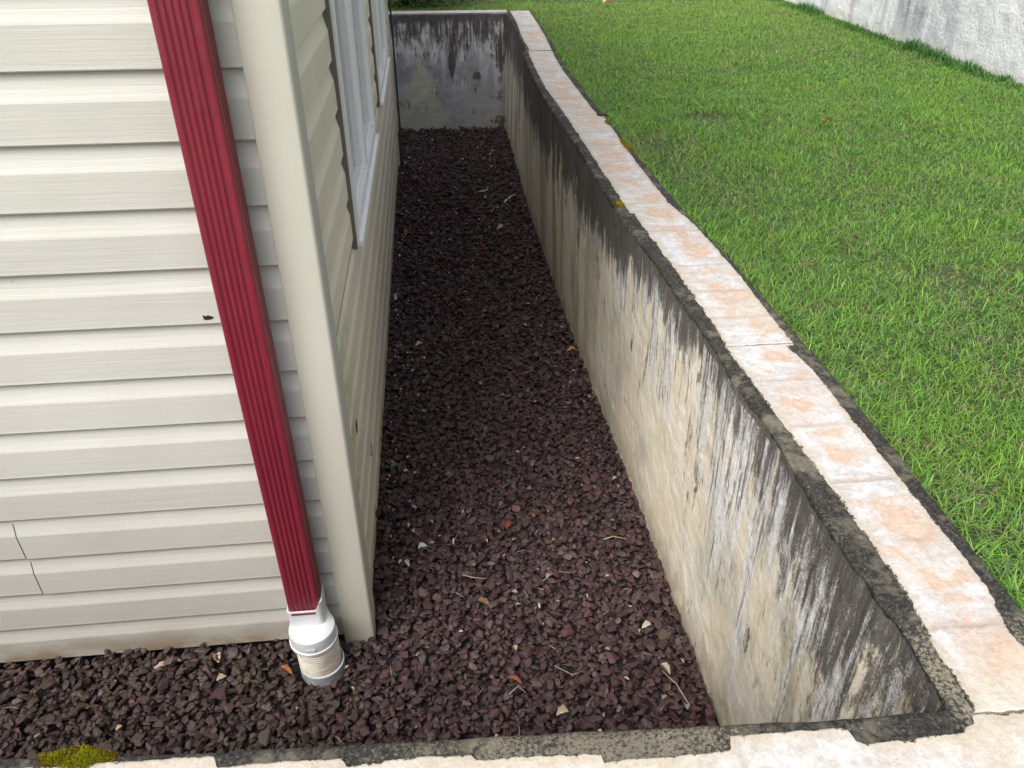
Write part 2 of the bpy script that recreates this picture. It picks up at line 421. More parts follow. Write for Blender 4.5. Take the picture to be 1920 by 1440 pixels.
def face_color(Y, D):
    """bare colour and stain masks of the long inner face; D depth below the top."""
    Z = TOP - D
    s1 = fbm(Y * 16, D * 1.3, 3, 4)
    s2 = fbm(Y * 50, D * 2.4, 11, 3)
    bl = fbm(Y * 5, D * 5, 40, 5)
    bl2 = fbm(Y * 14, D * 9, 47, 5)
    c = np.zeros(Y.shape + (3,)) + np.array([0.78, 0.70, 0.54])
    c = lerp3(c, (0.82, 0.76, 0.64), ss(0.42, 0.66, bl2))
    c = lerp3(c, (0.40, 0.40, 0.37), ss(0.50, 0.66, bl) * .5)
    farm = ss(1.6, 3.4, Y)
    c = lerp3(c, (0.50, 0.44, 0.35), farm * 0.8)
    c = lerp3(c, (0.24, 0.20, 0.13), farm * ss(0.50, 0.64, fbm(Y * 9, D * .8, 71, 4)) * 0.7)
    gw = ss(1.30, 0.70, Y) * ss(0.36, 0.60, bl * 0.6 + s1 * 0.4) * ss(.98, .4, D + Y * .2)
    c = lerp3(c, (0.46, 0.44, 0.38), gw * 0.6)
    c = lerp3(c, (0.22, 0.19, 0.085), ss(1.15, 0.7, Y) * ss(0.52, 0.64, fbm(Y * 15, D * 3, 91, 4)) * 0.55)
    c = lerp3(c, (0.27, 0.23, 0.15), ss(1.25, .75, Y) * ss(.49, .60, fbm(Y * 11, D * 5, 95, 5)) * .65)
    ft = ss(0.16, 0.0, Z + (bl2 - .5) * .16)
    c = lerp3(c, (0.30, 0.24, 0.15), ft * ss(.35, .6, bl2 + .08) * 0.7)
    # slanted trowel marks
    tr = ss(.70, .76, fbm(Y * 60 + D * 55, (Y - D) * 6, 211, 3))
    c = lerp3(c, (0.62, 0.58, 0.48), tr * .5)
    De = np.interp(Y, [.5, .62, .8, .95, 1.1, 1.25, 1.45, 1.7, 2.0, 2.3, 2.8, 3.5, 4.5, 6.2], [-.02, .12, .19, .12, .075, .075, .08, .09, .12, .17, .19, .20, .20, .22])
    ex = De * (0.30 + 1.4 * s1) + (s2 - 0.5) * 0.08
    wid = np.interp(Y, [.5, .8, 1.2, 2, 3, 6], [.44, .34, .20, .20, .26, .44])
    G = .98 - ss(-.6, 1.0, (D - ex) / wid) * 1.02
    G = np.maximum(G, .50 * ss(.60, .70, fbm(Y * 10, D * 4, 161, 5)) * ss(.72, .3, D) * ss(3.2, 2.0, Y))
    G = np.maximum(G, .40 * ss(.58, .68, fbm(Y * 7, D * .9, 171, 3)) * ss(.70, .2, D))
    G = np.maximum(G, .42 * ss(.60, .72, bl2) * ss(.3, .05, Z) * .8)
    G = G + ss(1.5, .8, Y) * ss(.5, .66, fbm(Y * 8, D * 1.6, 181, 3)) * .22 * ss(.75, .3, D)
    We = np.interp(Y, [.5, .8, 1.0, 1.3, 1.6, 1.9, 2.3, 3, 6], [.36, .46, .40, .30, .22, .16, .07, .05, .16])
    tw = (D - ex) / np.maximum(We * (0.55 + .9 * s1), 0.02)
    A = np.interp(Y, [.5, .62, .75, .9, 1.8, 2.3, 3, 6], [.60, .56, .56, .72, .72, .45, .30, .40])
    Wm = ss(-0.7, 0.15, tw) * ss(1.7, 0.5, tw) * A * (.45 + 1.1 * ss(.38, .62, s2 * .5 + s1 * .5)) + .02
    Wm = np.where(D < .02, 0, Wm)
    z0 = 0 * Y
    return np.clip(c, 0.02, 0.9), np.stack([np.clip(Wm, 0, 1), np.clip(G, 0, 1), z0 - 1], -1)

def ledge_color(A, B, seed, warm=None):
    c = np.zeros(A.shape + (3,)) + np.array([0.16, 0.14, 0.105])
    if warm is not None: c = lerp3(c, (0.22, 0.195, 0.145), warm)
    return c
def ledge_mask(A, amt=None):
    m = np.zeros(A.shape + (3,)) - 1; m[..., 2] = 1.0 if amt is None else amt
    return m

# long wall on the lawn side: section swept along y
nz = 150
tz = np.linspace(0, 1, nz)
rootw = root('retaining_wall', 'stained concrete retaining wall with cream painted top around the gravel window well', 'retaining wall', (0.62, 3.4, -0.05))
xa = ip(ARR, ys) + (fbm(ys * 30, 0 * ys, 301) - .5) * .003
xb = ip(BAS, ys)
xo = ip(DOU, ys) + (fbm(ys * 20, 0 * ys, 305) - .5) * .005
rows = []; cols = []
zf = -0.06 + tz * (TOP - 0.008 + 0.06)
YY, ZZ = np.meshgrid(ys, zf, indexing='ij')
XX = xb[:, None] + (xa - xb)[:, None] * np.clip(ZZ / TOP, 0, 1)
XX = XX - (fbm(YY * 5, ZZ * 5, 311) - .5) * .008 - (fbm(YY * 40, ZZ * 40, 313, 3) - .5) * .003
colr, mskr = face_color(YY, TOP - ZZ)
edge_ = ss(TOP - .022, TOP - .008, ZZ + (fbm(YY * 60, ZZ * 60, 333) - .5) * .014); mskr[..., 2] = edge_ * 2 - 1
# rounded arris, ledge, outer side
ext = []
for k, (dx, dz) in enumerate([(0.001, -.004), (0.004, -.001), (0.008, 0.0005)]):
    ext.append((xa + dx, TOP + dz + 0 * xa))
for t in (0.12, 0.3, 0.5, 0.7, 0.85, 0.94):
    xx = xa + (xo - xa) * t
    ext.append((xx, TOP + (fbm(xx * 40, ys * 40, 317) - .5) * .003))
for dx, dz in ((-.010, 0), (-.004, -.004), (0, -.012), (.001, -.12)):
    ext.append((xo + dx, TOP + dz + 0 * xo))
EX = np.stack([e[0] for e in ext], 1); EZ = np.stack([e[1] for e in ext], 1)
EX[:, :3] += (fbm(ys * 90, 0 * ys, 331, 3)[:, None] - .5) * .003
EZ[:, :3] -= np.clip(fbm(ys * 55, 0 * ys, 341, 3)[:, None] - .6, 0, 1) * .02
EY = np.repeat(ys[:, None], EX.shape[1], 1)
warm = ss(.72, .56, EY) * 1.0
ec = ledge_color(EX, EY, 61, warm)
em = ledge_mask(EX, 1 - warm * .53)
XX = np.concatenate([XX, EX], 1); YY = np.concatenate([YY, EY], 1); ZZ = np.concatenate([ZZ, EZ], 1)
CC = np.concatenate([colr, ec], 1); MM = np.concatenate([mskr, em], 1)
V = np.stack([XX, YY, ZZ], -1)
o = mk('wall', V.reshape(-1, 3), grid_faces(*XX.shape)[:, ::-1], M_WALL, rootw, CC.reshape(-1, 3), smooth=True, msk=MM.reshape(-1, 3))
o['label'] = 'long mildew streaked wall along the lawn'

# far wall
YF = 6.24
xs = np.linspace(-3.6, 0.62, 700); zf = np.linspace(-.06, TOP - .006, 120)
XX, ZZ = np.meshgrid(xs, zf, indexing='ij')
DD = TOP - ZZ
s1 = fbm(XX * 14, DD * 1.5, 403, 4); s2 = fbm(XX * 50, DD * 4, 407, 3); bl = fbm(XX * 5, DD * 5, 409, 5); fi = fbm(XX * 60, DD * 60, 411, 3)
C = np.zeros(XX.shape + (3,)) + np.array([0.31, 0.315, 0.335])
C = lerp3(C, (0.56, 0.56, 0.60), ss(.38, .62, s1) * ss(.70, .25, DD))
C = lerp3(C, (0.20, 0.20, 0.21), ss(.48, .60, bl) * .6)
wx_ = XX + (fbm(XX * 7, DD * 7, 441, 4) - .5) * .26
pw = np.interp(DD, [.24, .29, .34, .42, .5, .62, .82], [.0, .028, .034, .07, .10, .17, .26])
pt = ss(.05, -.03, np.abs(wx_ + .03 + (DD - .3) * .22) - pw)
C = lerp3(C, (0.46, 0.46, 0.37), pt * (.55 + .35 * ss(.35, .6, bl)))
C = lerp3(C, (0.38, 0.38, 0.32), ss(.64, .80, DD + (bl - .5) * .3) * .6)
C = lerp3(C, (0.36, 0.36, 0.33), ss(.60, .70, fbm(XX * 6, DD * 26, 445, 4)) * ss(.45, .6, DD) * .6)
C = lerp3(C, (0.17, 0.15, 0.08), ss(.54, .585, XX) * .5)
exf = .07 + .13 * s1 + .30 * np.exp(-((XX - .19) / .032) ** 2) + .12 * np.exp(-((XX - .30) / .03) ** 2) + .22 * np.exp(-((XX - .56) / .05) ** 2) - .06 * np.exp(-((XX + .02) / .06) ** 2)
G = .98 - ss(-.5, 1.0, (DD - exf) / .22) * 1.0
G = np.maximum(G, .34 * ss(.50, .62, bl) * ss(.15, .35, XX) + .30 * ss(.5, .6, fbm(XX * 5, DD * 14, 447, 4)))
Wm = .44 * ss(.0, .08, DD) * ss(.5, .2, DD) * (.5 + ss(.4, .6, s2))
FM = np.stack([Wm, np.clip(G, 0, 1), 0 * G - 1], -1)
Yf = YF + (fbm(XX * 4, ZZ * 4, 431) - .5) * .02 + (fbm(XX * 30, ZZ * 30, 433, 3) - .5) * .004
ext = [(YF + .004, TOP), (YF + .03, TOP), (YF + .17, TOP), (YF + .18, TOP - .01), (YF + .18, .6)]
EY = np.array([[e[0] for e in ext]] * len(xs)); EZ = np.array([[e[1] for e in ext]] * len(xs)); EX = np.repeat(xs[:, None], len(ext), 1)
ec = ledge_color(EX, EY, 63)
V = np.stack([np.concatenate([XX, EX], 1), np.concatenate([Yf, EY], 1), np.concatenate([ZZ, EZ], 1)], -1)
o = mk('wall', V.reshape(-1, 3), grid_faces(len(xs), V.shape[1]), M_WALL, rootw, np.concatenate([C, ec], 1).reshape(-1, 3), smooth=True, msk=np.concatenate([FM, ledge_mask(EX)], 1).reshape(-1, 3))
o['label'] = 'short end wall with black drips below its top'

# near wall (only its top edge is seen)
xs = np.concatenate([np.arange(-2.6, -1.0, .02), np.arange(-1.0, .7602, .002)])
yi = np.interp(xs, [-2.6, -.517, -.279, -.104, .265, .42, .56, .76], [.62, .553, .536, .529, .513, .503, .5025, .512]) + np.where(xs < .57, (fbm(xs * 25, 0 * xs, 501) - .5) * .004, 0)
hard = ss(.56, .585, xs)            # no rounding where it joins the long wall
tt = [(.0, -.88), (.0, -.30), (0.0, -.04), (0.0, -.009), (-.002, -.004), (-.006, -.001), (-.012, 0.0)]
PX = []; PY = []; PZ = []
for dy, dz in tt:
    PX.append(xs); PY.append(np.where(hard > .5, np.maximum(yi, .514), yi) + dy * (1 - hard)); PZ.append(TOP + np.where(hard > .5, 0 if dz > -.02 else dz, dz))
for t in np.linspace(.1, .93, 14):
    y = yi - .012 - (yi - .012 - .335) * t
    PX.append(xs); PY.append(y); PZ.append(TOP + (fbm(xs * 40, y * 40, 507) - .5) * .003)
for dy, dz in ((.0, 0), (-.006, -.006), (-.008, -.1)):
    PX.append(xs); PY.append(.335 + dy + 0 * xs); PZ.append(TOP + dz + 0 * xs)
PX = np.stack(PX, 1); PY = np.stack(PY, 1); PZ = np.stack(PZ, 1)
C = ledge_color(PX, PY, 67, ss(.48, .6, fbm(PX * 9, PY * 9, 71)) * .8)
mk('wall', np.stack([PX, PY, PZ], -1).reshape(-1, 3), grid_faces(*PX.shape), M_WALL, rootw, C.reshape(-1, 3), smooth=True, msk=ledge_mask(PX, np.clip(np.interp(PX, [-1, -.3, -.2, -.05, .1, .28, .34, .45, .55, .60, .68], [.85, .8, .8, .52, .5, .52, .75, .9, .85, .25, .1]) + (fbm(PX * 9, PY * 9, 73) - .5) * .5, -1, 1)).reshape(-1, 3))['label'] = 'near wall low at the bottom edge'

FL = [(.837, .663, .020, .016, .3), (.815, .668, .022, .020, .8), (.792, .694, .020, .026, 0), (.80, .677, .018, .03, .4), (.834, .692, .010, .018, .2), (.852, .68, .004, .02, 0), (.689, .659, .022, .018, 0), (.685, .69, .011, .035, -.15),
      (.742, .631, .008, .008, 0), (.648, .688, .010, .020, 0), (1.115, .653, .028, .030, .3), (1.13, .675, .02, .025, 0), (1.126, .617, .018, .007, 0), (1.038, .674, .012, .012, .5), (.97, .669, .018, .022, 0), (1.299, .681, .024, .022, -.3),
      (1.275, .698, .02, .018, 0), (1.221, .684, .018, .014, 0), (1.233, .626, .014, .010, 0), (1.561, .689, .04, .020, .3), (1.60, .672, .03, .016, 0), (1.455, .692, .022, .026, 0), (1.396, .70, .016, .020, 0), (1.50, .64, .012, .010, 0),
      (1.70, .677, .018, .030, 0), (1.808, .677, .018, .022, 0), (1.83, .69, .03, .025, 0), (1.88, .685, .035, .024, .3), (1.64, .655, .008, .02, 0), (.58, .69, .028, .03, 0), (.545, .66, .02, .02, 0)]
_r = random.Random(12)
yb_ = 1.96
while yb_ < 6.3:
    if _r.random() < .85: FL.append((yb_, float(np.interp(yb_, CIN[:, 0], CIN[:, 1]) + np.interp(yb_, COU[:, 0], COU[:, 1])) / 2 + _r.uniform(-.02, .02), _r.uniform(.022, .045), _r.uniform(.022, .042), _r.uniform(-.4, .4)))
    if _r.random() < .5: FL.append((yb_ + .05, .635 + _r.uniform(-.03, .03), .012, .012, 0))
    yb_ += .145
for k in range(5): FL.append((-1.0 + k * .37 + _r.uniform(-.03, .03), _r.uniform(.37, .44), .04, .02, _r.uniform(-.4, .4)))
def cope_color(A, Bx, u, seed, joints, warm):
    """A along, Bx across (metres), u 0..1 across"""
    n1 = fbm(A * 9, Bx * 22, seed, 5); n2 = fbm(A * 45, Bx * 45, seed + 3, 4); n3 = fbm(A * 200, Bx * 200, seed + 9, 3); n4 = fbm(A * 12, Bx * 12, seed + 15, 3)
    c = np.zeros(A.shape + (3,)) + np.array([0.56, 0.54, 0.52])
    c = lerp3(c, (0.66, 0.655, 0.655), ss(.40, .58, n2))
    c = lerp3(c, (0.53, 0.46, 0.39), ss(.50, .66, n4) * .5)
    c = lerp3(c, (0.42, 0.37, 0.34), ss(.52, .68, n3) * .45)
    f = np.full(A.shape, 9.)
    wa = A + (fbm(A * 22, Bx * 22, seed + 63, 4) - .5) * .075; wb = Bx + (fbm(A * 22, Bx * 22, seed + 67, 4) - .5) * .075
    for a0, b0, ra, rb, ro in FL:
        if a0 < A.min() - .1 or a0 > A.max() + .1: continue
        ca, sa = math.cos(ro), math.sin(ro)
        da = (wa - a0) * ca + (wb - b0) * sa; db = -(wa - a0) * sa + (wb - b0) * ca
        f = np.minimum(f, np.sqrt((da / ra) ** 2 + (db / rb) ** 2))
    f = f + (fbm(A * 26, Bx * 26, seed + 61, 5) - .5) * 1.6 + (n3 - .5) * .3
    pk = ss(1.10, .93, f) * ss(.04, .14, u) * ss(.99, .88, u)
    pc = lerp3(np.zeros(A.shape + (3,)) + np.array([.56, .34, .22]), (.62, .48, .34), ss(.9, .2, f + (n2 - .5)))
    c = c * (1 - pk[..., None] * .75) + pc * pk[..., None] * .75
    c = lerp3(c, (0.58, 0.43, 0.33), ss(2.6, 1.1, f) * .45)
    st = fbm(A * 70, Bx * 9, seed + 71, 4)
    c = lerp3(c, (0.50, 0.36, 0.28), ss(.60, .70, st) * .35)
    c = lerp3(c, (0.38, 0.33, 0.30), ss(.012, .0, np.abs(st - .5)) * ss(.5, .6, n4) * .4)
    c = lerp3(c, (0.60, 0.50, 0.37), warm)
    c = lerp3(c, (0.64, 0.60, 0.53), warm * ss(.45, .6, n2) * .8)
    for j, wd, dk in joints:
        jj = np.abs(A - j - (fbm(Bx * 25, 0 * Bx, int(j * 100)) - .5) * .016)
        c = lerp3(c, (0.42, 0.35, 0.29), ss(wd, wd * .2, jj) * dk * (.4 + n2 * .9))
    e = np.minimum(u, 1 - u)
    c = lerp3(c, (0.50, 0.43, 0.33), ss(.16, .03, e + (n2 - .5) * .08) * .6)
    return np.clip(c * np.array([.83, .84, .855]), .03, .9)

def slab(name, label, P, u, A, B, seed, joints, warm, zt=0.0022, parent=None, relief=0.0016, fw_=.009):
    """P (n,m,2) plan positions; adds top relief and dropped borders"""
    n, m = u.shape
    C = cope_color(A, B, u, seed, joints, warm)
    zr = TOP + zt + (fbm(A * 60, B * 60, seed + 20, 3) - .5) * relief
    for j, wd, dk in joints:
        zr = zr - ss(wd * .8, 0, np.abs(A - j)) * .0012 * dk
    ew = fw_ / np.maximum(np.linalg.norm(P[:, -1] - P[:, 0], axis=1), .01)[:, None]
    eb = 1.0 - np.minimum(u, 1 - u) / ew + (fbm(A * 60, B * 60, seed + 81, 3) - .5) * 1.2
    M = np.zeros(P.shape[:2] + (3,)) - 1; M[..., 2] = np.clip(ss(-.7, 1.3, eb) * 1.5 - .8, -1, 1)
    zr[:, 0] = TOP - .004; zr[:, -1] = TOP - .004; zr[0, :] = TOP - .004; zr[-1, :] = TOP - .004
    V = np.concatenate([P, zr[..., None]], -1)
    o = mk(name, V.reshape(-1, 3), grid_faces(n, m)[:, ::-1], M_WALL, parent, C.reshape(-1, 3), smooth=True, msk=M.reshape(-1, 3))
    o['label'] = label
    return o

# long coping
def strip(y0, y1, seed, label, joints, off=0):
    yy = ys[(ys > y0) & (ys < y1)]
    yy = np.concatenate([[y0], np.arange(y0 + .0012, .5115, .0016) if y0 < .5 else [], yy, [y1]])
    ci = ip(CIN, yy) + (fbm(yy * 35, 0 * yy, seed, 4) - .5) * .0035 + (fbm(yy * 110, 0 * yy, seed + 2, 3) - .5) * .004
    co = ip(COU, yy) + (fbm(yy * 30, 0 * yy, seed + 1, 4) - .5) * .0035 + (fbm(yy * 110, 0 * yy, seed + 3, 3) - .5) * .004
    u = np.linspace(0, 1, 64); u = np.concatenate([[0], .012 + u * .976, [1]])
    U = np.repeat(u[None], len(yy), 0)
    X = ci[:, None] + (co - ci)[:, None] * U
    Y = np.repeat(yy[:, None], len(u), 1) + (fbm(X * 34, 0 * X, 707, 5) - .5) * .012 * (1 if y0 < .5 else .5)
    w = ss(.62, .50, Y) * .5 + ss(.5, .65, fbm(Y * 4, X * 4, seed + 8)) * .12
    slab('coping', label, np.stack([X, Y], -1), U, Y, X, seed, joints, w, parent=rootw)
J = [(.612, .009, 1.0), (.905, .008, 1.0), (.77, .010, .5), (1.06, .010, .5), (1.21, .010, .6)] + [(a, .011, .55) for a in (1.47, 1.6, 1.75, 1.98, 2.2, 2.42, 2.62, 2.82, 3.0, 3.2, 3.37, 3.55, 3.75, 3.95, 4.15, 4.35, 4.55, 5.0, 5.3, 5.6, 5.9)]
strip(.4880, 1.3445, 600, 'cream and peach coping nearest the camera', J)
strip(1.3475, 4.70, 640, 'long cream coping with peach flakes beside the lawn', J)
strip(4.72, 6.36, 680, 'far pinkish coping of the long wall', J)
# far coping
xx = np.linspace(-3.6, .625, 500); u = np.linspace(0, 1, 14)
U = np.repeat(u[None], len(xx), 0); A = np.repeat(xx[:, None], len(u), 1)
Yy = YF + .018 + U * .14 + (fbm(A * 8, U, 690) - .5) * .012
slab('coping', 'cream coping on the end wall', np.stack([A, Yy], -1)[:, ::-1], U, A, Yy, 690, [(a, .012, .6) for a in np.arange(-3, .6, .28)], 0 * A, parent=rootw)
# near coping
xx = np.concatenate([np.arange(-2.6, -1.0, .01), np.arange(-1.0, .752, .002)])
u = np.linspace(0, 1, 70); u = np.concatenate([[0], .01 + u * .98, [1]])
yin = np.interp(xx, [-2.6, -.394, -.279, -.273, -.137, -.131, -.097, -.045, .006, .011, .036, .054, .150, .1515, .183, .253, .297, .302, .438, .442, .452, .568, .577, .600, .656, .752],
                [.60, .534, .530, .516, .512, .502, .503, .504, .500, .494, .492, .494, .487, .477, .477, .475, .476, .493, .489, .471, .467, .469, .476, .4825, .4855, .4865])
yin = np.where(xx > .59, np.minimum(.4880 - .0011 + (fbm(xx * 34, 0 * xx, 707, 5) - .5) * .012 - np.clip(xx - .60, 0, .2) * .012, 9), yin + (fbm(xx * 60, 0 * xx, 705, 4) - .5) * .003)
crk = np.interp(xx, [.57, .60, .752], [0, .0, .004])
U = np.repeat(u[None], len(xx), 0); A = np.repeat(xx[:, None], len(u), 1)
Yy = yin[:, None] + (.345 - yin[:, None]) * U
slab('coping', 'cream near coping with a hairline crack at the corner', np.stack([A, Yy], -1), U, A, Yy, 700, [(-.137, .006, .5), (.305, .008, .4), (.12, .006, .3)], .45 * ss(.35, .6, fbm(A * 5, Yy * 5, 733, 3)) + .15, parent=rootw)

# ------------------------------------------------------------------ house
CX, CY = -.2165, 1.345
LAP = .11433
house = root('house', 'cream vinyl sided house with white windows beside the gravel well', 'house', (-1.9, 3.3, 0))
HT = 2.70
XL, YB = -3.5, 5.32
def lap_profile(z0, z1, zb):
    """list of (offset outwards, z) from bottom up for all courses starting at zb"""
    P = []
    k = 0
    while True:
        b = zb + k * LAP
        if b > z1: break
        P += [(.0025, b + .0005), (.0105, b), (.0115, b + .002), (.0112, b + .007), (.0106, b + .067), (.0098, b + .0705), (.0078, b + .077), (.0050, b + .088), (.0028, b + .100), (.0014, b + LAP - .0005)]
        k += 1
    return [(o, min(max(z, z0), z1)) for o, z in P if True and z > z0 - .06 and b is not None]
def siding(name, axis, plane, a0, a1, z0, z1, zb, mat, push=0.0, step=.25):
    P = [(o, z) for o, z in lap_profile(-9, 99 if False else z1 + .2, zb)]
    P = [(o, min(max(z, z0), z1)) for o, z in P if z > z0 - 1e-4 and z < z1 + 1e-4]
    aa = np.linspace(a0, a1, max(2, int((a1 - a0) / step) + 2))
    V = []
    for a in aa:
        for o, z in P:
            o2 = plane + (o + push) * (-1 if axis == 'y' else 1)
            V.append((a, o2, z) if axis == 'y' else (o2, a, z))
    F = grid_faces(len(aa), len(P))
    return np.array(V), (F if axis == 'x' else F[:, ::-1])
def join(parts):
    V = []; F = []; n = 0
    for v, f in parts: V.append(v); F.append(f + n); n += len(v)
    return np.concatenate(V), np.concatenate(F)
ZB = .0162
fp = CY + .0165          # nailing plane of the front siding
pr = []
zc = [ZB + k * LAP for k in range(40)]
# courses 2 and 3 have a lap joint near x = -0.96
def seam_pieces(k, xs_):
    z0, z1 = zc[k] - .0001, zc[k + 1] - .0003
    a = siding('', 'y', fp, XL, xs_ + .02, z0, z1, ZB, None, 0.0)
    b = siding('', 'y', fp, xs_, CX - .068, z0, z1, ZB, None, .0022)
    V, F = b
    V = V.copy()
    m = np.isclose(V[:, 0], xs_)
    V[m, 0] += 0.0
    return [a, (V, F)]
pr.append(siding('', 'y', fp, XL, CX - .068, zc[0] - .001, zc[2] - .0003, ZB, None))
pr += seam_pieces(2, -.957); pr += seam_pieces(3, -.957)
pr.append(siding('', 'y', fp, XL, CX - .068, zc[4] - .0001, HT, ZB, None))
V, F = join(pr)
mk('siding', V, F, M_FRONT, house, smooth=False)['label'] = 'front siding behind the red downspout'
# edge of the overlapping pieces
for k, xs_ in ((2, -.957), (3, -.957)):
    q = [(o_ + .0026, z_) for o_, z_ in lap_profile(-9, 2, ZB) if zc[k] + .0006 < z_ < zc[k + 1] - .001]
    Vs = [(xs_ + d_, fp - o_, z_) for o_, z_ in q for d_ in (-.0012, .0006)]
    mk('seam', Vs, [(2 * i, 2 * i + 1, 2 * i + 3, 2 * i + 2) for i in range(len(q) - 1)], M_HOLE, house)
# side siding, cut for the windows
sp_ = CX - .0215
WIN = [(2.05, 3.14, .80), (3.66, 4.72, .80)]
WT = 1.95
prs = [siding('', 'x', sp_, CY + .06, YB - .04, zc[0] - .010, WIN[0][2], ZB, None)]
prev = CY + .06
for (a, b_, z) in WIN:
    prs.append(siding('', 'x', sp_, prev, a - .004, z, WT, ZB, None)); prev = b_ + .004
prs.append(siding('', 'x', sp_, prev, YB - .04, WIN[0][2], WT, ZB, None))
prs.append(siding('', 'x', sp_, CY + .06, YB - .04, WT, HT, ZB, None))
V, F = join(prs)
mk('siding', V, F, M_SIDE_LIT, house, smooth=False)['label'] = 'side siding with the windows'
# corner post: L section with rounded nose
def post_section(cx, cy, sx, sy, w, d):
    pts = []
    pts.append((cx - sx * w, cy + sy * d)); pts.append((cx - sx * w, cy + sy * .002)); pts.append((cx - sx * (w - .002), cy))
    r = .007
    for k in range(7):
        a = math.pi / 2 * k / 6
        pts.append((cx - sx * r + sx * r * math.sin(a), cy + sy * r - sy * r * math.cos(a)))
    pts.append((cx, cy + sy * (w - .002))); pts.append((cx - sx * .002, cy + sy * w)); pts.append((cx - sx * d, cy + sy * w))
    return pts
def extrude(pts, z0, z1, name, mat, parent, nseg=1, smooth=True):
    n = len(pts); zz = np.linspace(z0, z1, nseg + 1)
    V = [(x, y, z) for z in zz for x, y in pts]
    F = [(k * n + i, k * n + i + 1, (k + 1) * n + i + 1, (k + 1) * n + i) for k in range(nseg) for i in range(n - 1)]
    return mk(name, V, F, mat, parent, smooth=smooth)
o = extrude(post_section(CX, CY, 1, 1, .0755, .03), -.02, HT, 'corner_post', M_POST, house)
o['label'] = 'cream corner post beside the red downspout'
o = extrude([(x, y) for x, y in post_section(CX, YB, 1, -1, .07, .03)][::-1], .006, HT, 'corner_post', M_POST, house)
o['label'] = 'far corner post at the end of the side wall'
# plain back walls, floor slab, ceiling
w = MB()
w.box(XL - .02, XL, CY + .03, YB - .03, 0, HT); w.box(XL, CX - .06, YB - .045, YB - .03, 0, HT)
w.build('back_wall', M_INT, house)
w = MB(); w.box(XL + .01, CX - .05, CY + .05, YB - .06, -.05, .012); w.build('foundation', M_CONC, house)
w = MB(); w.box(XL + .01, CX - .03, CY + .02, YB - .02, HT - .03, HT - .005); w.build('ceiling', M_INT, house)
w = MB(); w.box(XL - .2, CX + .16, CY - .13, YB + .2, HT + .001, HT + .02); w.build('soffit', M_WHITE, house)
w = MB()
x0, x1, y0, y1, z0 = XL - .25, CX + .2, CY - .17, YB + .25, HT + .021
xm = (x0 + x1) / 2
w.add([(x0, y0, z0), (x1, y0, z0), (x1, y1, z0), (x0, y1, z0), (xm, y0, z0 + .9), (xm, y1, z0 + .9)], [(3, 2, 1, 0), (0, 1, 4), (2, 3, 5), (1, 2, 5, 4), (3, 0, 4, 5)])
w.build('roof', M_ROOF, house)

# windows
for wi, (a, b_, z0) in enumerate(WIN):
    z1 = WT
    fx = CX + .004; gx_ = CX - .032
    f = MB()
    fw = .042
    f.box(gx_ - .03, fx, a + .001, a + fw, z0 + fw, z1 - fw); f.box(gx_ - .03, fx, b_ - fw, b_ - .001, z0 + fw, z1 - fw)
    f.box(gx_ - .03, fx, a + .001, b_ - .001, z0, z0 + fw - .001); f.box(gx_ - .03, fx, a + .001, b_ - .001, z1 - fw + .001, z1)
    fr = f.build('window', M_WHITE, house)
    fr['label'] = 'nearest white framed window in the side wall' if wi == 0 else 'farther white framed window in the side wall'
    ym = (a + b_) / 2
    m_ = MB(); m_.box(gx_ - .02, fx - .003, ym - .03, ym + .03, z0 + fw, z1 - fw); m_.build('mullion', M_WHITE, fr)
    s_ = MB(); s_.box(gx_ - .02, CX + .014, a - .006, b_ + .006, z0 - .012, z0 - .001); s_.build('sill', M_WHITE, fr)
    for (p, q) in ((a + fw, ym - .03), (ym + .03, b_ - fw)):
        s_ = MB(); t = .022; xo_ = fx - .016
        s_.box(gx_ - .012, xo_, p + .001, p + t, z0 + fw + t, z1 - fw - t); s_.box(gx_ - .012, xo_, q - t, q - .001, z0 + fw + t, z1 - fw - t)
        s_.box(gx_ - .012, xo_, p + .001, q - .001, z0 + fw, z0 + fw + t - .001); s_.box(gx_ - .012, xo_, p + .001, q - .001, z1 - fw - t + .001, z1 - fw)
        for dz in (.006, .012):
            s_.box(xo_, xo_ + .003, p + .004, q - .004, z0 + fw + dz, z0 + fw + dz + .003)
        s_.build('sash', M_WHITE, fr)
        g_ = MB(); g_.box(gx_ - .003, gx_ + .001, p + t - .001, q - t + .001, z0 + fw + t - .001, z1 - fw - t + .001); g_.build('pane', M_GLASS, fr)
    for p, q in ((a - .022, a - .006), (b_ + .006, b_ + .014)):
        c_ = MB(); c_.box(sp_ + .0, CX - .002, p, q, z0 - .016, z1 + .01); c_.build('channel', M_CHANNEL_SHADED, fr)

# holes in the vinyl
def blob(name, cx, cz, pts, plane, axis, parent, mat):
    V = []
    for (du, dz) in pts:
        V.append((cx + du, plane, cz + dz) if axis == 'y' else (plane, cx + du, cz + dz))
    F = [tuple(range(len(pts)))]
    if axis == 'y': F = [tuple(range(len(pts) - 1, -1, -1))]
    return mk(name, V, F, mat, parent)
blob('hole', -.437, .944, [(-.011, .007), (-.006, .004), (-.001, .006), (.004, .004), (.009, .001), (.004, -.003), (-.003, -.004), (-.009, -.004), (-.011, .0)], fp - .0118, 'y', house, M_HOLE)['label'] = 'torn black hole left of the downspout'
blob('hole', 1.605, .487, [(.014 * math.cos(t), .021 * math.sin(t)) for t in np.linspace(0, 6.0, 14)], sp_ + .0120, 'x', house, M_HOLE)['label'] = 'small oval hole low in the side wall'
blob('hole', 1.85, .225, [(-.012, .02), (.004, .03), (.010, .004), (.004, -.03), (-.006, -.02), (-.004, 0)], sp_ + .0120, 'x', house, M_HOLE)

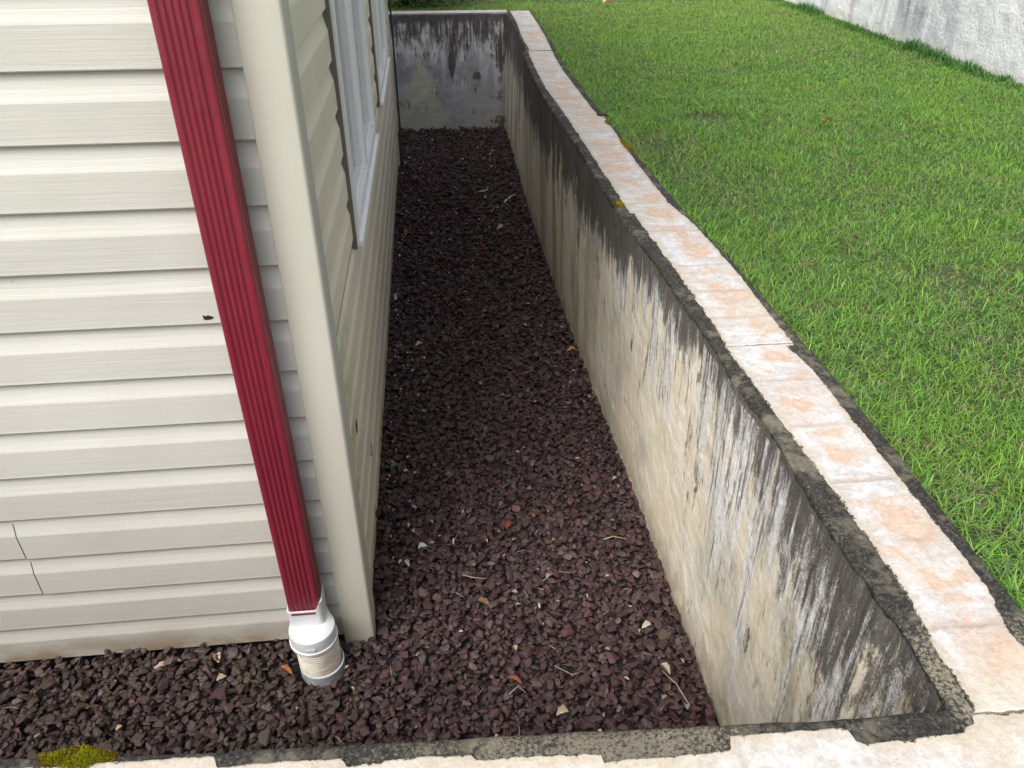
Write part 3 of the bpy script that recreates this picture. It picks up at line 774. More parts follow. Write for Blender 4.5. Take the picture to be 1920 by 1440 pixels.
# ------------------------------------------------------------------ downspout
DX0, DX1, DY0, DY1 = -.398, -.322, 1.283, 1.336
dsp = root('downspout', 'ribbed red metal downspout ending in a white plastic drain adapter', 'downspout', ((DX0 + DX1) / 2, (DY0 + DY1) / 2, .0))
def pipe_profile(x0, x1, y0, y1, r=.007, amp=.0030):
    pts = []
    # front face with five grooves
    def seg(p, q, nrm, ng, n):
        out = []
        L = math.hypot(q[0] - p[0], q[1] - p[1])
        for i in range(n + 1):
            t = i / n
            m = .07
            g = 0
            if m < t < 1 - m:
                ph = (t - m) / (1 - 2 * m) * ng
                g = -amp * (0.5 - 0.5 * math.cos(2 * math.pi * ph)) ** .8
            out.append((p[0] + (q[0] - p[0]) * t + nrm[0] * g, p[1] + (q[1] - p[1]) * t + nrm[1] * g))
        return out
    def arc(c, a0, a1):
        return [(c[0] + r * math.cos(a), c[1] + r * math.sin(a)) for a in np.linspace(a0, a1, 7)[1:-1]]
    pts += seg((x0 + r, y0), (x1 - r, y0), (0, -1), 5, 60)
    pts += arc((x1 - r, y0 + r), -math.pi / 2, 0)
    pts += seg((x1, y0 + r), (x1, y1 - r), (1, 0), 3, 30)
    pts += arc((x1 - r, y1 - r), 0, math.pi / 2)
    pts += seg((x1 - r, y1), (x0 + r, y1), (0, 1), 5, 30)
    pts += arc((x0 + r, y1 - r), math.pi / 2, math.pi)
    pts += seg((x0, y1 - r), (x0, y0 + r), (-1, 0), 3, 30)
    pts += arc((x0 + r, y0 + r), math.pi, 1.5 * math.pi)
    return pts
pp = pipe_profile(DX0, DX1, DY0, DY1); n = len(pp)
zz = np.linspace(.168, HT - .002, 60)
V = []
cxm, cym = (DX0 + DX1) / 2, (DY0 + DY1) / 2
for z in zz:
    k = 1 + .03 * math.exp(-((z - .92) / .012) ** 2) * 0
    wob = .0012 * math.sin(z * 5.1)
    V += [(cxm + (x - cxm) * k + wob * .5, cym + (y - cym) * k + wob * .4, z) for x, y in pp]
F = [(k * n + i, k * n + (i + 1) % n, (k + 1) * n + (i + 1) % n, (k + 1) * n + i) for k in range(len(zz) - 1) for i in range(n)]
mk('pipe', V, F, M_RED, dsp, smooth=True)
# adapter: rectangular socket flaring to a round collar
def rrect(x0, x1, y0, y1, r, n=8):
    P = []
    for cx_, cy_, a0 in ((x1 - r, y0 + r, -90), (x1 - r, y1 - r, 0), (x0 + r, y1 - r, 90), (x0 + r, y0 + r, 180)):
        for k in range(n): 
            a = R(a0 + 90 * k / (n - 1)); P.append((cx_ + r * math.cos(a), cy_ + r * math.sin(a)))
    return P
PCX, PCY = -.351, 1.284
QX = -.346
NA = 96
def rr_ring(x0, x1, y0, y1, r):
    P = []
    c0, c1 = (x0 + x1) / 2, (y0 + y1) / 2; hx, hy = (x1 - x0) / 2, (y1 - y0) / 2
    for k in range(NA):
        a = 2 * math.pi * k / NA; ca, sa = math.cos(a), math.sin(a)
        lo, hi = 0.0, 1.0
        for _ in range(24):
            t = (lo + hi) / 2; px_, py_ = abs(t * ca), abs(t * sa)
            dx_, dy_ = max(px_ - (hx - r), 0), max(py_ - (hy - r), 0)
            ins = px_ <= hx and py_ <= hy and (dx_ * dx_ + dy_ * dy_ <= r * r)
            lo, hi = (t, hi) if ins else (lo, t)
        P.append((c0 + lo * ca, c1 + lo * sa))
    return P
def cr(r): return [(PCX + r * math.cos(2 * math.pi * k / NA), PCY + r * math.sin(2 * math.pi * k / NA)) for k in range(NA)]
XR = (DX0 - .004, DX1 + .005)
rings = [(rr_ring(DX0 - .0005, DX1 + .001, DY0 - .0005, DY1 + .001, .008), .150), (rr_ring(DX0 - .0005, DX1 + .001, DY0 - .0005, DY1 + .001, .008), .193), (rr_ring(XR[0], XR[1], DY0 - .005, DY1 + .004, .011), .1935),
         (rr_ring(XR[0] + .001, XR[1] - .001, DY0 - .004, DY1 + .003, .011), .172), (rr_ring(XR[0] + .001, XR[1] - .001, DY0 - .005, DY1 + .003, .012), .150), (rr_ring(XR[0] - .001, XR[1] + .001, DY0 - .007, DY1 + .005, .016), .146),
         (cr(.0505), .139), (cr(.0540), .136), (cr(.0550), .131), (cr(.0552), .104), (cr(.0578), .102), (cr(.0578), .096), (cr(.050), .0955)]
V = []; F = []; n = NA
for P, z in rings:
    for i, (x, y) in enumerate(P):
        dz = 0
        if z > .19: dz = .026 * ss(DX1 - .014, DX1 + .003, np.array(x)) + .004 * ss(DY0 + .02, DY1, np.array(y))
        V.append((x, y, z + float(dz)))
for k in range(len(rings) - 1):
    F += [(k * n + (i + 1) % n, k * n + i, (k + 1) * n + i, (k + 1) * n + (i + 1) % n)[::-1] for i in range(n)]
F = [f[::-1] for f in F]
ad = mk('adapter', V, F, M_PVC, dsp, smooth=True)
ad.data.set_sharp_from_angle(angle=R(38))
# red overspray on the rim, moulded arrow lug
w = MB(); w.box(DX0 + .008, DX1 - .012, DY0 - .0056, DY0 - .0046, .184, .190); w.build('paint_mark', M_RED, ad)
w = MB(); w.box(PCX - .010, PCX + .012, PCY - .0565, PCY - .0545, .108, .119); w.build('lug', M_PVC, ad, bevel=.0008)
# corrugated pipe
prof = [(.050, .0965)]
z = .096
while z > -.03:
    for k in range(6):
        prof.append((.0495 + .0020 * math.cos(2 * math.pi * k / 6), z - k * .0013))
    z -= .0078
w = MB(); w.lathe((QX, PCY - .002), prof, 64)
w.build('drain_pipe', M_CORR, dsp, smooth=True)
w = MB(); w.lathe((QX + .004, PCY - .004), [(.0505, .015), (.0540, .0155), (.0548, .012), (.0538, .010), (.0538, -.03)], 64)
cl_ = w.build('collar', M_PVC, dsp, smooth=True); cl_.data.set_sharp_from_angle(angle=R(38))

# ------------------------------------------------------------------ cable at the far corner
w = MB()
pts = [(CX + .012, YB + .01, 2.6), (CX + .012, YB - .02, 1.4), (CX + .016, YB - .03, .8), (CX + .018, YB - .05, .4), (CX + .02, YB - .06, .18), (CX + .03, YB - .08, .09), (CX + .06, YB - .13, .04), (CX + .10, YB - .20, .012), (CX + .14, YB - .22, .005)]
w.tube(pts, .006, 8)
pts2 = [(x + .002, y - .02, z) for x, y, z in pts[:4]] + [(CX + .012, YB - .10, .2), (CX + .014, YB - .16, .0)]
w.tube(pts2, .005, 8)
tag(w.build('cable', M_BLACK, None, smooth=True), 'black cable hanging down the far corner of the sided house', 'cable')

# ------------------------------------------------------------------ gravel
def stone_templates(n=70):
    out = []
    for i in range(n):
        a, b, c = random.uniform(.85, 1.25), random.uniform(.65, .95), random.uniform(.32, .62)
        bm = bmesh.new()
        for k in range(random.randint(9, 14)):
            v = Vector((random.gauss(0, 1), random.gauss(0, 1), random.gauss(0, 1))).normalized()
            m = max(abs(v.x), abs(v.y), abs(v.z)) ** .55
            bm.verts.new((v.x / m * a, v.y / m * b, v.z / m * c))
        r = bmesh.ops.convex_hull(bm, input=bm.verts[:])
        bmesh.ops.delete(bm, geom=list(set(g for g in r['geom_interior'] if isinstance(g, bmesh.types.BMVert))), context='VERTS')
        bmesh.ops.bevel(bm, geom=bm.edges[:], offset=.07, segments=1, affect='EDGES')
        bmesh.ops.triangulate(bm, faces=bm.faces[:])
        V = np.array([v.co[:] for v in bm.verts]); bm.verts.index_update()
        F = np.array([[v.index for v in f.verts] for f in bm.faces]); bm.free()
        out.append((V, F))
    return out
TS = stone_templates()
cell = .005
HX0, HY0 = -2.2, .40
hw, hh = int((.70 - HX0) / cell), int((6.4 - HY0) / cell)
HM = np.zeros((hw, hh)) - .02
px = []; py = []
def zone(x0, x1, y0, y1, dens):
    k = int((x1 - x0) * (y1 - y0) * dens); px.extend(RNG.uniform(x0, x1, k)); py.extend(RNG.uniform(y0, y1, k))
zone(CX - .02, .60, .53, 3.4, 10500); zone(CX - .02, .60, 3.4, 6.22, 8200)
zone(CX - .02, CX + .03, 1.42, 5.3, 5000)
zone(-1.75, CX - .01, .56, 1.36, 10500); zone(-1.75, CX - .09, 1.30, 1.345, 4000)
px = np.array(px); py = np.array(py)
od = RNG.permutation(len(px))
SV = []; SF = []; SCOL = []; nv = 0
for i in od:
    x, y = px[i], py[i]
    near = y < 2.2
    s = float(np.clip(RNG.lognormal(math.log(.0098 if near else .0102), .28), .0045, .019))
    if (x - PCX) ** 2 + (y - PCY) ** 2 < (.058 + s * .8) ** 2: continue
    if (x > CX - .095 and y > CY - s * .6 and y < CY + .075 and x < CX + s * .6): continue
    if x <= CX - .095 and y > CY + .008 - s * .4: y = CY + .008 - s * .4
    if y >= CY + .075 and x < CX - .010 + s * .5: x = CX - .010 + s * .5
    if x > .59 - s: x = .59 - s
    ci, cj = int((x - HX0) / cell), int((y - HY0) / cell); k = max(1, int(s * .75 / cell))
    P = HM[max(0, ci - k):ci + k + 1, max(0, cj - k):cj + k + 1]
    if P.size == 0: continue
    h = float(np.percentile(P, 60))
    gl = .018 * math.exp(-max(0, x - CX) / .05) * (y > CY) + .006 * math.exp(-abs(CY - y) / .04) * (x < CX - .08) + .004 * math.sin(x * 5 + y * 2) + .006 * math.sin(y * 1.7 + 1)
    if h > .006 + gl: continue
    V, F = TS[int(RNG.integers(len(TS)))]
    tilt = RNG.normal(0, .32) if RNG.random() < .85 else RNG.uniform(-1.3, 1.3)
    M = (Matrix.Rotation(tilt, 3, 'X') @ Matrix.Rotation(RNG.normal(0, .3), 3, 'Y'))
    M = np.array(Matrix.Rotation(RNG.uniform(0, 6.283), 3, 'Z') @ M)
    W = (V * s) @ M.T
    zc_ = h - W[:, 2].min() * .85
    HM[max(0, ci - k):ci + k + 1, max(0, cj - k):cj + k + 1] = np.maximum(P, min(h + s * .70, .04))
    W = W + np.array([x, y, zc_])
    brown = 1.0 if x < CX - .1 else max(0, 1 - (x - CX + .1) * 6) * (1 if y < 1.6 else 0)
    t = RNG.random()
    base = np.array([.095, .051, .053])
    if t < .16 + .34 * brown: base = np.array([.105, .072, .055])
    elif t < .30 + .3 * brown: base = np.array([.090, .065, .066])
    elif t > .975: base = np.array([.17, .13, .13])
    elif t > .93: base = np.array([.135, .068, .060])
    base = base * RNG.uniform(.50, 1.1) * float(np.interp(y, [.6, 1.3, 2.2, 6], [1.25, 1.12, .92, .92])) * (np.array([.66, .62, .64]) if brown < .5 else np.array([.66, .66, .66]))  # light falloff painted in: stones lighter near the front, darker in the trench
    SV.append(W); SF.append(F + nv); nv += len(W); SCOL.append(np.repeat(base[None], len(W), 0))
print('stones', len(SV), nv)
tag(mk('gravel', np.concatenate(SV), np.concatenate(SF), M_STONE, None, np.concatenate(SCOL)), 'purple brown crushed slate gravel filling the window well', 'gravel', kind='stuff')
def ghm(x, y):
    i, j = int((x - HX0) / cell), int((y - HY0) / cell)
    return float(np.max(HM[i - 2:i + 3, j - 2:j + 3])) + .003

# ------------------------------------------------------------------ litter
def leaf_mesh(L, W, curl, bend, seed):
    rs = random.Random(seed)
    n = 9; V = []; F = []
    for i in range(n):
        t = i / (n - 1)
        w = W * (math.sin(math.pi * min(1, t * .96 + .02)) ** .75) * (.8 + .4 * rs.random())
        x = (t - .5) * L
        z = bend * L * math.sin(math.pi * t) + .15 * L * rs.uniform(-.3, .3)
        for k in (-1, -.5, 0, .5, 1):
            V.append((x, k * w / 2, z + curl * w * abs(k) ** 1.6 + rs.uniform(-.02, .02) * L))
    F = [(i * 5 + k, (i + 1) * 5 + k, (i + 1) * 5 + k + 1, i * 5 + k + 1) for i in range(n - 1) for k in range(4)]
    return np.array(V), F
def leaf(x, y, L, W, rot, col, label, z=None, curl=.5, bend=.1, tilt=0., group='dead leaves on the gravel', name='dead_leaf', cat='leaf'):
    V, F = leaf_mesh(L, W, curl, bend, int(abs(x * 1000 + y * 77)))
    M = np.array(Matrix.Rotation(rot, 3, 'Z') @ Matrix.Rotation(tilt, 3, 'Y'))
    V = V @ M.T
    z = ghm(x, y) if z is None else z
    loc = (x, y, z)
    V = V + np.array([x, y, z - V[:, 2].min() * .6])
    c = np.array(col) * (0.8 + .4 * RNG.random((len(V), 1)))
    o = mk(name, V, F, M_LEAF, None, c, smooth=True, loc=loc)
    return tag(o, label, cat, group)
TAN = (.42, .33, .23); ORG = (.42, .15, .04); RED = (.20, .045, .022); PALE = (.55, .52, .47); BRN = (.16, .09, .05); GRY = (.42, .45, .48)
leaf(.365, 4.085, .055, .04, .4, (.40, .30, .22), 'curled tan leaf right of centre in the far gravel')
leaf(-.224 + .03, 3.248, .055, .03, 1.2, GRY, 'bluish white scrap against the side siding', group='dead leaves on the gravel', name='paper_scrap', cat='scrap')
leaf(.17, 1.713, .034, .018, .9, RED, 'small red leaf in the middle of the well')
leaf(.128, 1.168, .038, .015, 2.6, (.22, .06, .03), 'dark red brown leaf on the near gravel')
leaf(.23, 1.072, .030, .020, .2, (.50, .40, .30), 'pale tan crumpled leaf nearest the bottom wall', curl=.9)
leaf(-.601, 1.31, .032, .018, 1.9, (.52, .42, .33), 'pale pink tan leaf below the front siding')
leaf(-.585, 1.262, .024, .016, .5, (.45, .36, .27), 'rounded tan leaf just below the pale one by the front siding')
leaf(-.73, 1.30, .045, .014, .15, (.44, .30, .24), 'long narrow pinkish leaf under the front siding')
leaf(-.425, 1.255, .042, .014, -.7, (.36, .15, .05), 'orange brown leaf leaning on the white drain pipe', curl=1.0)
leaf(-.109, 4.958, .045, .025, .2, (.42, .15, .05), 'orange leaf beside the far dry grass tuft')
leaf(.530, 2.705, .042, .02, .1, (.34, .17, .08), 'orange tan leaf at the foot of the long wall')
leaf(-.155, 4.06, .055, .03, .8, (.26, .11, .05), 'rusty curled leaf by the side siding', curl=.9)
leaf(.50, 1.165, .036, .016, 2.0, (.50, .42, .33), 'pale curled leaf close to the foot of the long wall', curl=1.1)
leaf(.488, 1.30, .030, .018, .4, (.52, .45, .36), 'small pale leaf halfway along the foot of the near wall section')
leaf(.07, 3.93, .040, .016, 2.7, (.38, .15, .06), 'thin orange leaf in the middle of the far gravel')
leaf(-.09, 1.64, .028, .020, .3, (.50, .52, .54), 'silver grey chip of leaf near the corner post')
leaf(-.135, 1.585, .030, .013, 2.0, (.50, .50, .47), 'narrow grey leaf left of the silver chip')
leaf(-.118, 1.70, .034, .012, 1.9, (.58, .52, .42), 'cream sliver of leaf standing near the corner post', tilt=.5)
leaf(.0, 1.66, .028, .006, 1.5, (.60, .56, .46), 'thin cream sliver in the middle of the well')
leaf(.07, 1.42, .040, .020, 2.5, BRN, 'dark brown leaf lying across the middle stones')
leaf(-.20 + .02, 2.02, .028, .02, .5, (.06, .16, .04), 'tiny green seedling by the side siding', name='seedling', cat='plant')
leaf(-.095, 2.83, .035, .02, .5, (.50, .38, .28), 'small pinkish leaf in the left part of the well')
leaf(1.637, 3.132, .030, .022, .5, (.26, .09, .03), 'rust brown leaf lying in the middle of the lawn', z=ZL + .03, group='leaves on the lawn')
leaf(1.48, 6.756, .09, .07, .2, (.62, .40, .30), 'pinkish leaf lying far back on the lawn', z=ZL + .03, group='leaves on the lawn')
def twig(pts, r, col, label):
    z = [ghm(p[0], p[1]) + .004 + (p[2] if len(p) > 2 else 0) for p in pts]
    zb = max(z)
    w = MB(); w.tube([(p[0], p[1], zb + (p[2] if len(p) > 2 else 0)) for p in pts], [r] * (len(pts) - 1) + [r * .5], 6)
    loc = (pts[0][0], pts[0][1], zb)
    o = mk('twig', w.V, w.F, M_LEAF, None, np.repeat(np.array([col]), len(w.V), 0), smooth=True, loc=loc)
    return tag(o, label, 'twig', 'twigs on the gravel')
twig([(.42, 4.47), (.46, 4.55), (.50, 4.60)], .006, (.60, .58, .50), 'thick pale twig near the foot of the far long wall')
twig([(.28, 4.66), (.33, 4.68), (.345, 4.75)], .004, (.60, .60, .58), 'bent white twig in the far gravel')
twig([(.02, 1.52), (.05, 1.508), (.085, 1.50)], .0011, (.42, .38, .34), 'thin grey straight twig in the middle of the well')
twig([(.11, 1.13), (.135, 1.15), (.15, 1.13)], .0012, (.40, .36, .30), 'short bent twig beside the dark red leaf')
twig([(.11, .98), (.125, 1.03), (.12, 1.07)], .0011, (.30, .24, .18), 'thin brown twig near the bottom wall')
twig([(.24, 1.48), (.28, 1.51), (.33, 1.50)], .0011, (.36, .30, .24), 'thin curved twig right of the middle')
twig([(.53, 1.06), (.515, 1.12), (.49, 1.16)], .0012, (.50, .42, .30), 'straw coloured twig at the foot of the near long wall')
twig([(.44, 1.62), (.47, 1.63), (.505, 1.615)], .0018, (.40, .32, .22), 'tan twig touching the long wall')
twig([(.23, 1.20), (.27, 1.17), (.30, 1.18)], .0011, (.42, .34, .26), 'faint tan twig in the near gravel')

# fine pale litter: chips, petals, straw
LV = []; LF = []; LC = []; nl = 0
for k in range(620):
    if k < 420: x = RNG.uniform(CX + .02, .56); y = .6 + 5.5 * RNG.random() ** 1.15
    elif k < 520: x = RNG.uniform(-1.6, CX); y = RNG.uniform(.62, 1.32)
    else: x = CX + .015 + abs(RNG.normal(0, .05)); y = RNG.uniform(1.4, 5.2)
    if (x - PCX) ** 2 + (y - PCY) ** 2 < .0045: continue
    if x < CX and y > 1.33: continue
    straw = RNG.random() < .35
    L = RNG.uniform(.006, .014) * (1 + .12 * y); W_ = L * RNG.uniform(.35, .8)
    if straw: L = RNG.uniform(.015, .045); W_ = .0016
    V, F = leaf_mesh(L, W_, .4, .08, k)
    F = [tuple(f) for f in F]
    M = np.array(Matrix.Rotation(RNG.uniform(0, 6.28), 3, 'Z') @ Matrix.Rotation(RNG.normal(0, .3), 3, 'Y'))
    V = V @ M.T + np.array([x, y, ghm(x, y) + .004])
    c = [(.48, .46, .42), (.36, .28, .20), (.28, .11, .05), (.24, .23, .24), (.5, .38, .26)][int(RNG.choice(5, p=[.30, .30, .05, .20, .15]))]
    if straw: c = (.36, .30, .22)
    LV.append(V); LF.append(np.array(F) + nl); nl += len(V); LC.append(np.repeat(np.array([c]), len(V), 0) * RNG.uniform(.6, 1.1))
tag(mk('leaf_litter', np.concatenate(LV), np.concatenate(LF), M_LEAF, None, np.concatenate(LC), smooth=True), 'fine pale leaf crumbs and straw scattered over the gravel', 'litter', kind='stuff')

# ------------------------------------------------------------------ grass
def blades(X, Y, Z, L, W, lean, col, name, label, cat, tipc=None, kind='stuff', nseg=3, flat=.5):
    n = len(X)
    th = RNG.uniform(0, 2 * np.pi, n); dx, dy = np.cos(th), np.sin(th)
    ph = th + np.pi / 2 + RNG.normal(0, .4, n); wx, wy = np.cos(ph), np.sin(ph)
    V = np.zeros((n, nseg * 2 + 1, 3)); C = np.zeros((n, nseg * 2 + 1, 3))
    for s in range(nseg + 1):
        t = s / nseg
        ang = lean * (t ** 1.0)
        # arc bending over
        hx = L * (1 - np.cos(ang * 1.0)) / np.maximum(lean, .05) if False else L * t * np.sin(ang * .75)
        hz = L * t * np.cos(ang * .75)
        cx_ = X + dx * hx; cy_ = Y + dy * hx; cz = Z + hz
        wv = W * (1 - t ** 1.8) * .5 * (1 if s else .8)
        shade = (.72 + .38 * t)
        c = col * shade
        if tipc is not None: c = c * (1 - t * .0) 
        if s < nseg:
            V[:, s * 2] = np.stack([cx_ - wx * wv, cy_ - wy * wv, cz], 1); V[:, s * 2 + 1] = np.stack([cx_ + wx * wv, cy_ + wy * wv, cz], 1)
            C[:, s * 2] = c; C[:, s * 2 + 1] = c
        else:
            V[:, s * 2] = np.stack([cx_, cy_, cz], 1); C[:, s * 2] = c
    k = nseg * 2 + 1
    tri = []
    for s in range(nseg - 1): tri += [(2 * s, 2 * s + 1, 2 * s + 3), (2 * s, 2 * s + 3, 2 * s + 2)]
    s = nseg - 1; tri += [(2 * s, 2 * s + 1, 2 * s + 2)]
    tri = np.array(tri)
    F = (np.arange(n)[:, None, None] * k + tri[None]).reshape(-1, 3)
    o = mk(name, V.reshape(-1, 3), F, M_GRASS, None, C.reshape(-1, 3), smooth=True)
    return tag(o, label, cat, kind=kind)

def lawn_pts(x0, x1, y0, y1, dens):
    n = int((x1 - x0) * (y1 - y0) * dens)
    return RNG.uniform(x0, x1, n), RNG.uniform(y0, y1, n)
seg = [lawn_pts(.72, 3.02, .5, 2.2, 34000), lawn_pts(.72, 3.02, 2.2, 4.2, 28000), lawn_pts(.72, 3.05, 4.2, 7.0, 17000), lawn_pts(-1.0, 3.0, 7.0, 10.0, 4500), lawn_pts(-1.0, .8, 6.44, 7.0, 8000), lawn_pts(.77, 3.0, -.9, .5, 13000), lawn_pts(-2.0, .77, -.9, .325, 9000)]
X = np.concatenate([s[0] for s in seg]); Y = np.concatenate([s[1] for s in seg])
k = (X > ip(DOU, Y) + .004) | (Y > 6.44) | (Y < .325); X, Y = X[k], Y[k]
# visible wedge only (plus a generous margin for other viewpoints)
k = (X < 2.88 + (Y - 3.7) * .03 + .05) | (Y > 6.44); X, Y = X[k], Y[k]
dead = 2.4 * np.exp(-(((X - 1.19) / .09) ** 2 + ((Y - 3.31) / .06) ** 2)) + .7 * np.exp(-(((X - .86) / .13) ** 2 + ((Y - 2.83) / .22) ** 2)) + .6 * np.exp(-(((X - 1.35) / .12) ** 2 + ((Y - 1.65) / .10) ** 2))
n1 = fbm(X * 2.2, Y * 2.2, 801, 4); n2 = fbm(X * 9, Y * 9, 805, 3); n3 = fbm(X * 28, Y * 28, 809, 2)
dry = ss(.46, .64, n2 * .55 + n3 * .45) * .7 + dead
keep = RNG.random(len(X)) > np.clip(dead * 1.1, 0, .9)
keep &= RNG.random(len(X)) > ss(.60, .72, n3) * .35
X, Y, n1, n2, n3, dry = X[keep], Y[keep], n1[keep], n2[keep], n3[keep], dry[keep]
N = len(X)
edge = np.exp(-((X - ip(DOU, Y)) / .07) ** 2) * (Y < 6.4) * (Y > .5) + np.exp(-((3.0 - X) / .06) ** 2)
L = (.019 + .014 * RNG.random(N) + .011 * ss(.45, .65, n1)) * (1 + .5 * edge)
W = RNG.uniform(.0012, .0027, N) * (1 + .20 * np.clip(Y - 2, 0, 5))
lean = RNG.uniform(.7, 2.3, N)
pal = np.array([[.115, .275, .030], [.175, .345, .035], [.080, .205, .055], [.180, .250, .065], [.040, .110, .022], [.25, .43, .05]])
pi_ = RNG.choice(6, N, p=[.38, .26, .12, .10, .10, .04])
C = pal[pi_] * RNG.uniform(.85, 1.5, (N, 1)); C = C * .93 + C.mean(1, keepdims=True) * .07; st = np.array([.42, .35, .22])
C = C * (1 - ss(.35, .65, n1)[:, None] * .0) 
yel = ss(4.0, 7.0, Y)[:, None]
C = C * (1 - yel * .45) + np.array([.27, .38, .08]) * yel * .45
C = lerp3(C, (.20, .38, .035), ss(.5, .62, fbm(X * 4, Y * 4, 821, 3)) * .35)
ds_ = RNG.random(N) < np.clip(.10 + .42 * dry, 0, .95)
C[ds_] = st * RNG.uniform(.5, 1.15, (ds_.sum(), 1))
L[ds_] *= .7; lean[ds_] = RNG.uniform(1.2, 2.1, ds_.sum())
print('blades', N)
blades(X, Y, np.full(N, ZL - .002), L, W, lean, C, 'grass', 'short green lawn grass with straw patches beyond the wall', 'grass')
# coarse wide blades scattered near the camera, along both walls
n = 4200
X = .75 + RNG.random(n) ** 1.5 * 2.2; Y = RNG.uniform(.7, 4.2, n)
m = fbm(X * 3, Y * 3, 831, 3) > .47; X, Y = X[m], Y[m]; n = len(X)
k = X > ip(DOU, Y) + .006; X, Y = X[k], Y[k]; n = len(X)
C = np.where(RNG.random((n, 1)) < .6, np.array([.115, .275, .035]), np.array([.165, .34, .05])) * RNG.uniform(.8, 1.2, (n, 1))
blades(X, Y, np.full(n, ZL), RNG.uniform(.030, .055, n), RNG.uniform(.003, .0055, n), RNG.uniform(.5, 1.8, n), C, 'coarse_grass', 'wider bright green blades standing in the lawn near the wall', 'grass', nseg=4)
# long fringe at the foot of the white wall
n = 5200
Y = RNG.uniform(2.6, 7.4, n); X = 2.93 + (Y - 3.7) * .03 - np.abs(RNG.normal(0, .05, n)) - .008
hgt = ss(.40, .68, fbm(Y * 3, 0 * Y, 841, 3))
C = np.where(RNG.random((n, 1)) < .7, np.array([.055, .16, .035]), np.array([.09, .22, .05])) * RNG.uniform(.7, 1.2, (n, 1))
blades(X, Y, np.full(n, ZL), (.03 + .045 * hgt) * RNG.uniform(.6, 1.2, n), RNG.uniform(.004, .007, n), RNG.uniform(.1, .9, n), C, 'fringe_grass', 'long dark grass fringe at the foot of the white wall', 'grass', nseg=4)

# ------------------------------------------------------------------ moss
def moss(cx_, cy_, cz, rx, ry, h, n, label, rot=0, brown=.35):
    a = RNG.uniform(0, 2 * np.pi, n); r = np.sqrt(RNG.random(n))
    wob = .70 + .75 * fbm(np.cos(a) * 2.2 + cx_ * 9, np.sin(a) * 2.2 + cy_ * 9, 907, 3)
    ox, oy = r * np.cos(a) * rx * wob, r * np.sin(a) * ry * wob
    ca, sa = math.cos(rot), math.sin(rot)
    x = cx_ + ox * ca - oy * sa; y = cy_ + ox * sa + oy * ca
    lump = fbm(x * 60, y * 60, 901, 3)
    z = cz + h * (1 - r ** 2.2) * (.4 + 1.0 * lump)
    V = []; F = []; C = []
    for i in range(n):
        b = len(V)
        s = RNG.uniform(.0012, .0026); th = RNG.uniform(0, 6.28); lx, ly = RNG.normal(0, .0012, 2)
        V += [(x[i] + s * .5 * math.cos(th), y[i] + s * .5 * math.sin(th), z[i] - s), (x[i] - s * .5 * math.cos(th), y[i] - s * .5 * math.sin(th), z[i] - s), (x[i] + lx, y[i] + ly, z[i] + s * 1.3)]
        F.append((b, b + 1, b + 2))
        br = RNG.random() < brown + .5 * (r[i] > .75) + (.5 if lump[i] < .4 else 0)
        c = np.array([.26, .13, .02]) if br else np.array([.34, .38, .02])
        C += [c * RNG.uniform(.5, 1.15)] * 3
    # solid cushion below
    ng = 16
    b = len(V)
    for i in range(ng):
        for j in range(24):
            rr = i / (ng - 1); aa = 2 * math.pi * j / 24
            wb_ = .70 + .75 * float(fbm(np.array(math.cos(aa) * 2.2 + cx_ * 9), np.array(math.sin(aa) * 2.2 + cy_ * 9), 907, 3)); px_, py_ = rr * math.cos(aa) * rx * wb_, rr * math.sin(aa) * ry * wb_
            X_, Y_ = cx_ + px_ * ca - py_ * sa, cy_ + px_ * sa + py_ * ca
            l = float(fbm(np.array(X_ * 60), np.array(Y_ * 60), 901, 3))
            V.append((X_, Y_, cz - .003 + h * (1 - rr ** 2.2) * (.4 + l))); C.append(np.array([.10, .09, .015]))
    for i in range(ng - 1):
        for j in range(24):
            p = b + i * 24 + j; q = b + i * 24 + (j + 1) % 24
            F.append((p, q, q + 24)); F.append((p, q + 24, p + 24))
    V = np.array(V)
    o = mk('moss', V, np.array(F), M_MOSS, None, np.array(C), loc=(cx_, cy_, cz))
    tag(o, label, 'moss', 'moss cushions on the wall top')
moss(-.432, .540, TOP - .002, .042, .015, .008, 5600, 'yellow green moss cushion on the near wall at the lower left', rot=-.05, brown=.15)
moss(.712, 2.80, TOP, .012, .11, .006, 1600, 'long brownish moss strip on the outer edge of the wall top', brown=.6)
moss(.711, 3.12, TOP, .010, .04, .006, 700, 'small brown moss spot on the outer edge behind the long strip', brown=.6)
moss(.556, 2.206, TOP, .012, .035, .006, 700, 'small green moss spot on the inner edge of the wall top', brown=.2)
w = MB(); w.tube([(.69, 3.235, TOP + .008), (.705, 3.222, TOP + .010), (.722, 3.225, TOP + .010), (.735, 3.218, TOP + .004)], [.004, .006, .006, .003], 6)
tag(mk('twig', w.V, w.F, M_LEAF, None, np.repeat(np.array([[.06, .04, .03]]), len(w.V), 0), smooth=True, loc=(.69, 3.235, TOP)), 'dark curled twig lying on the outer edge of the coping', 'twig')

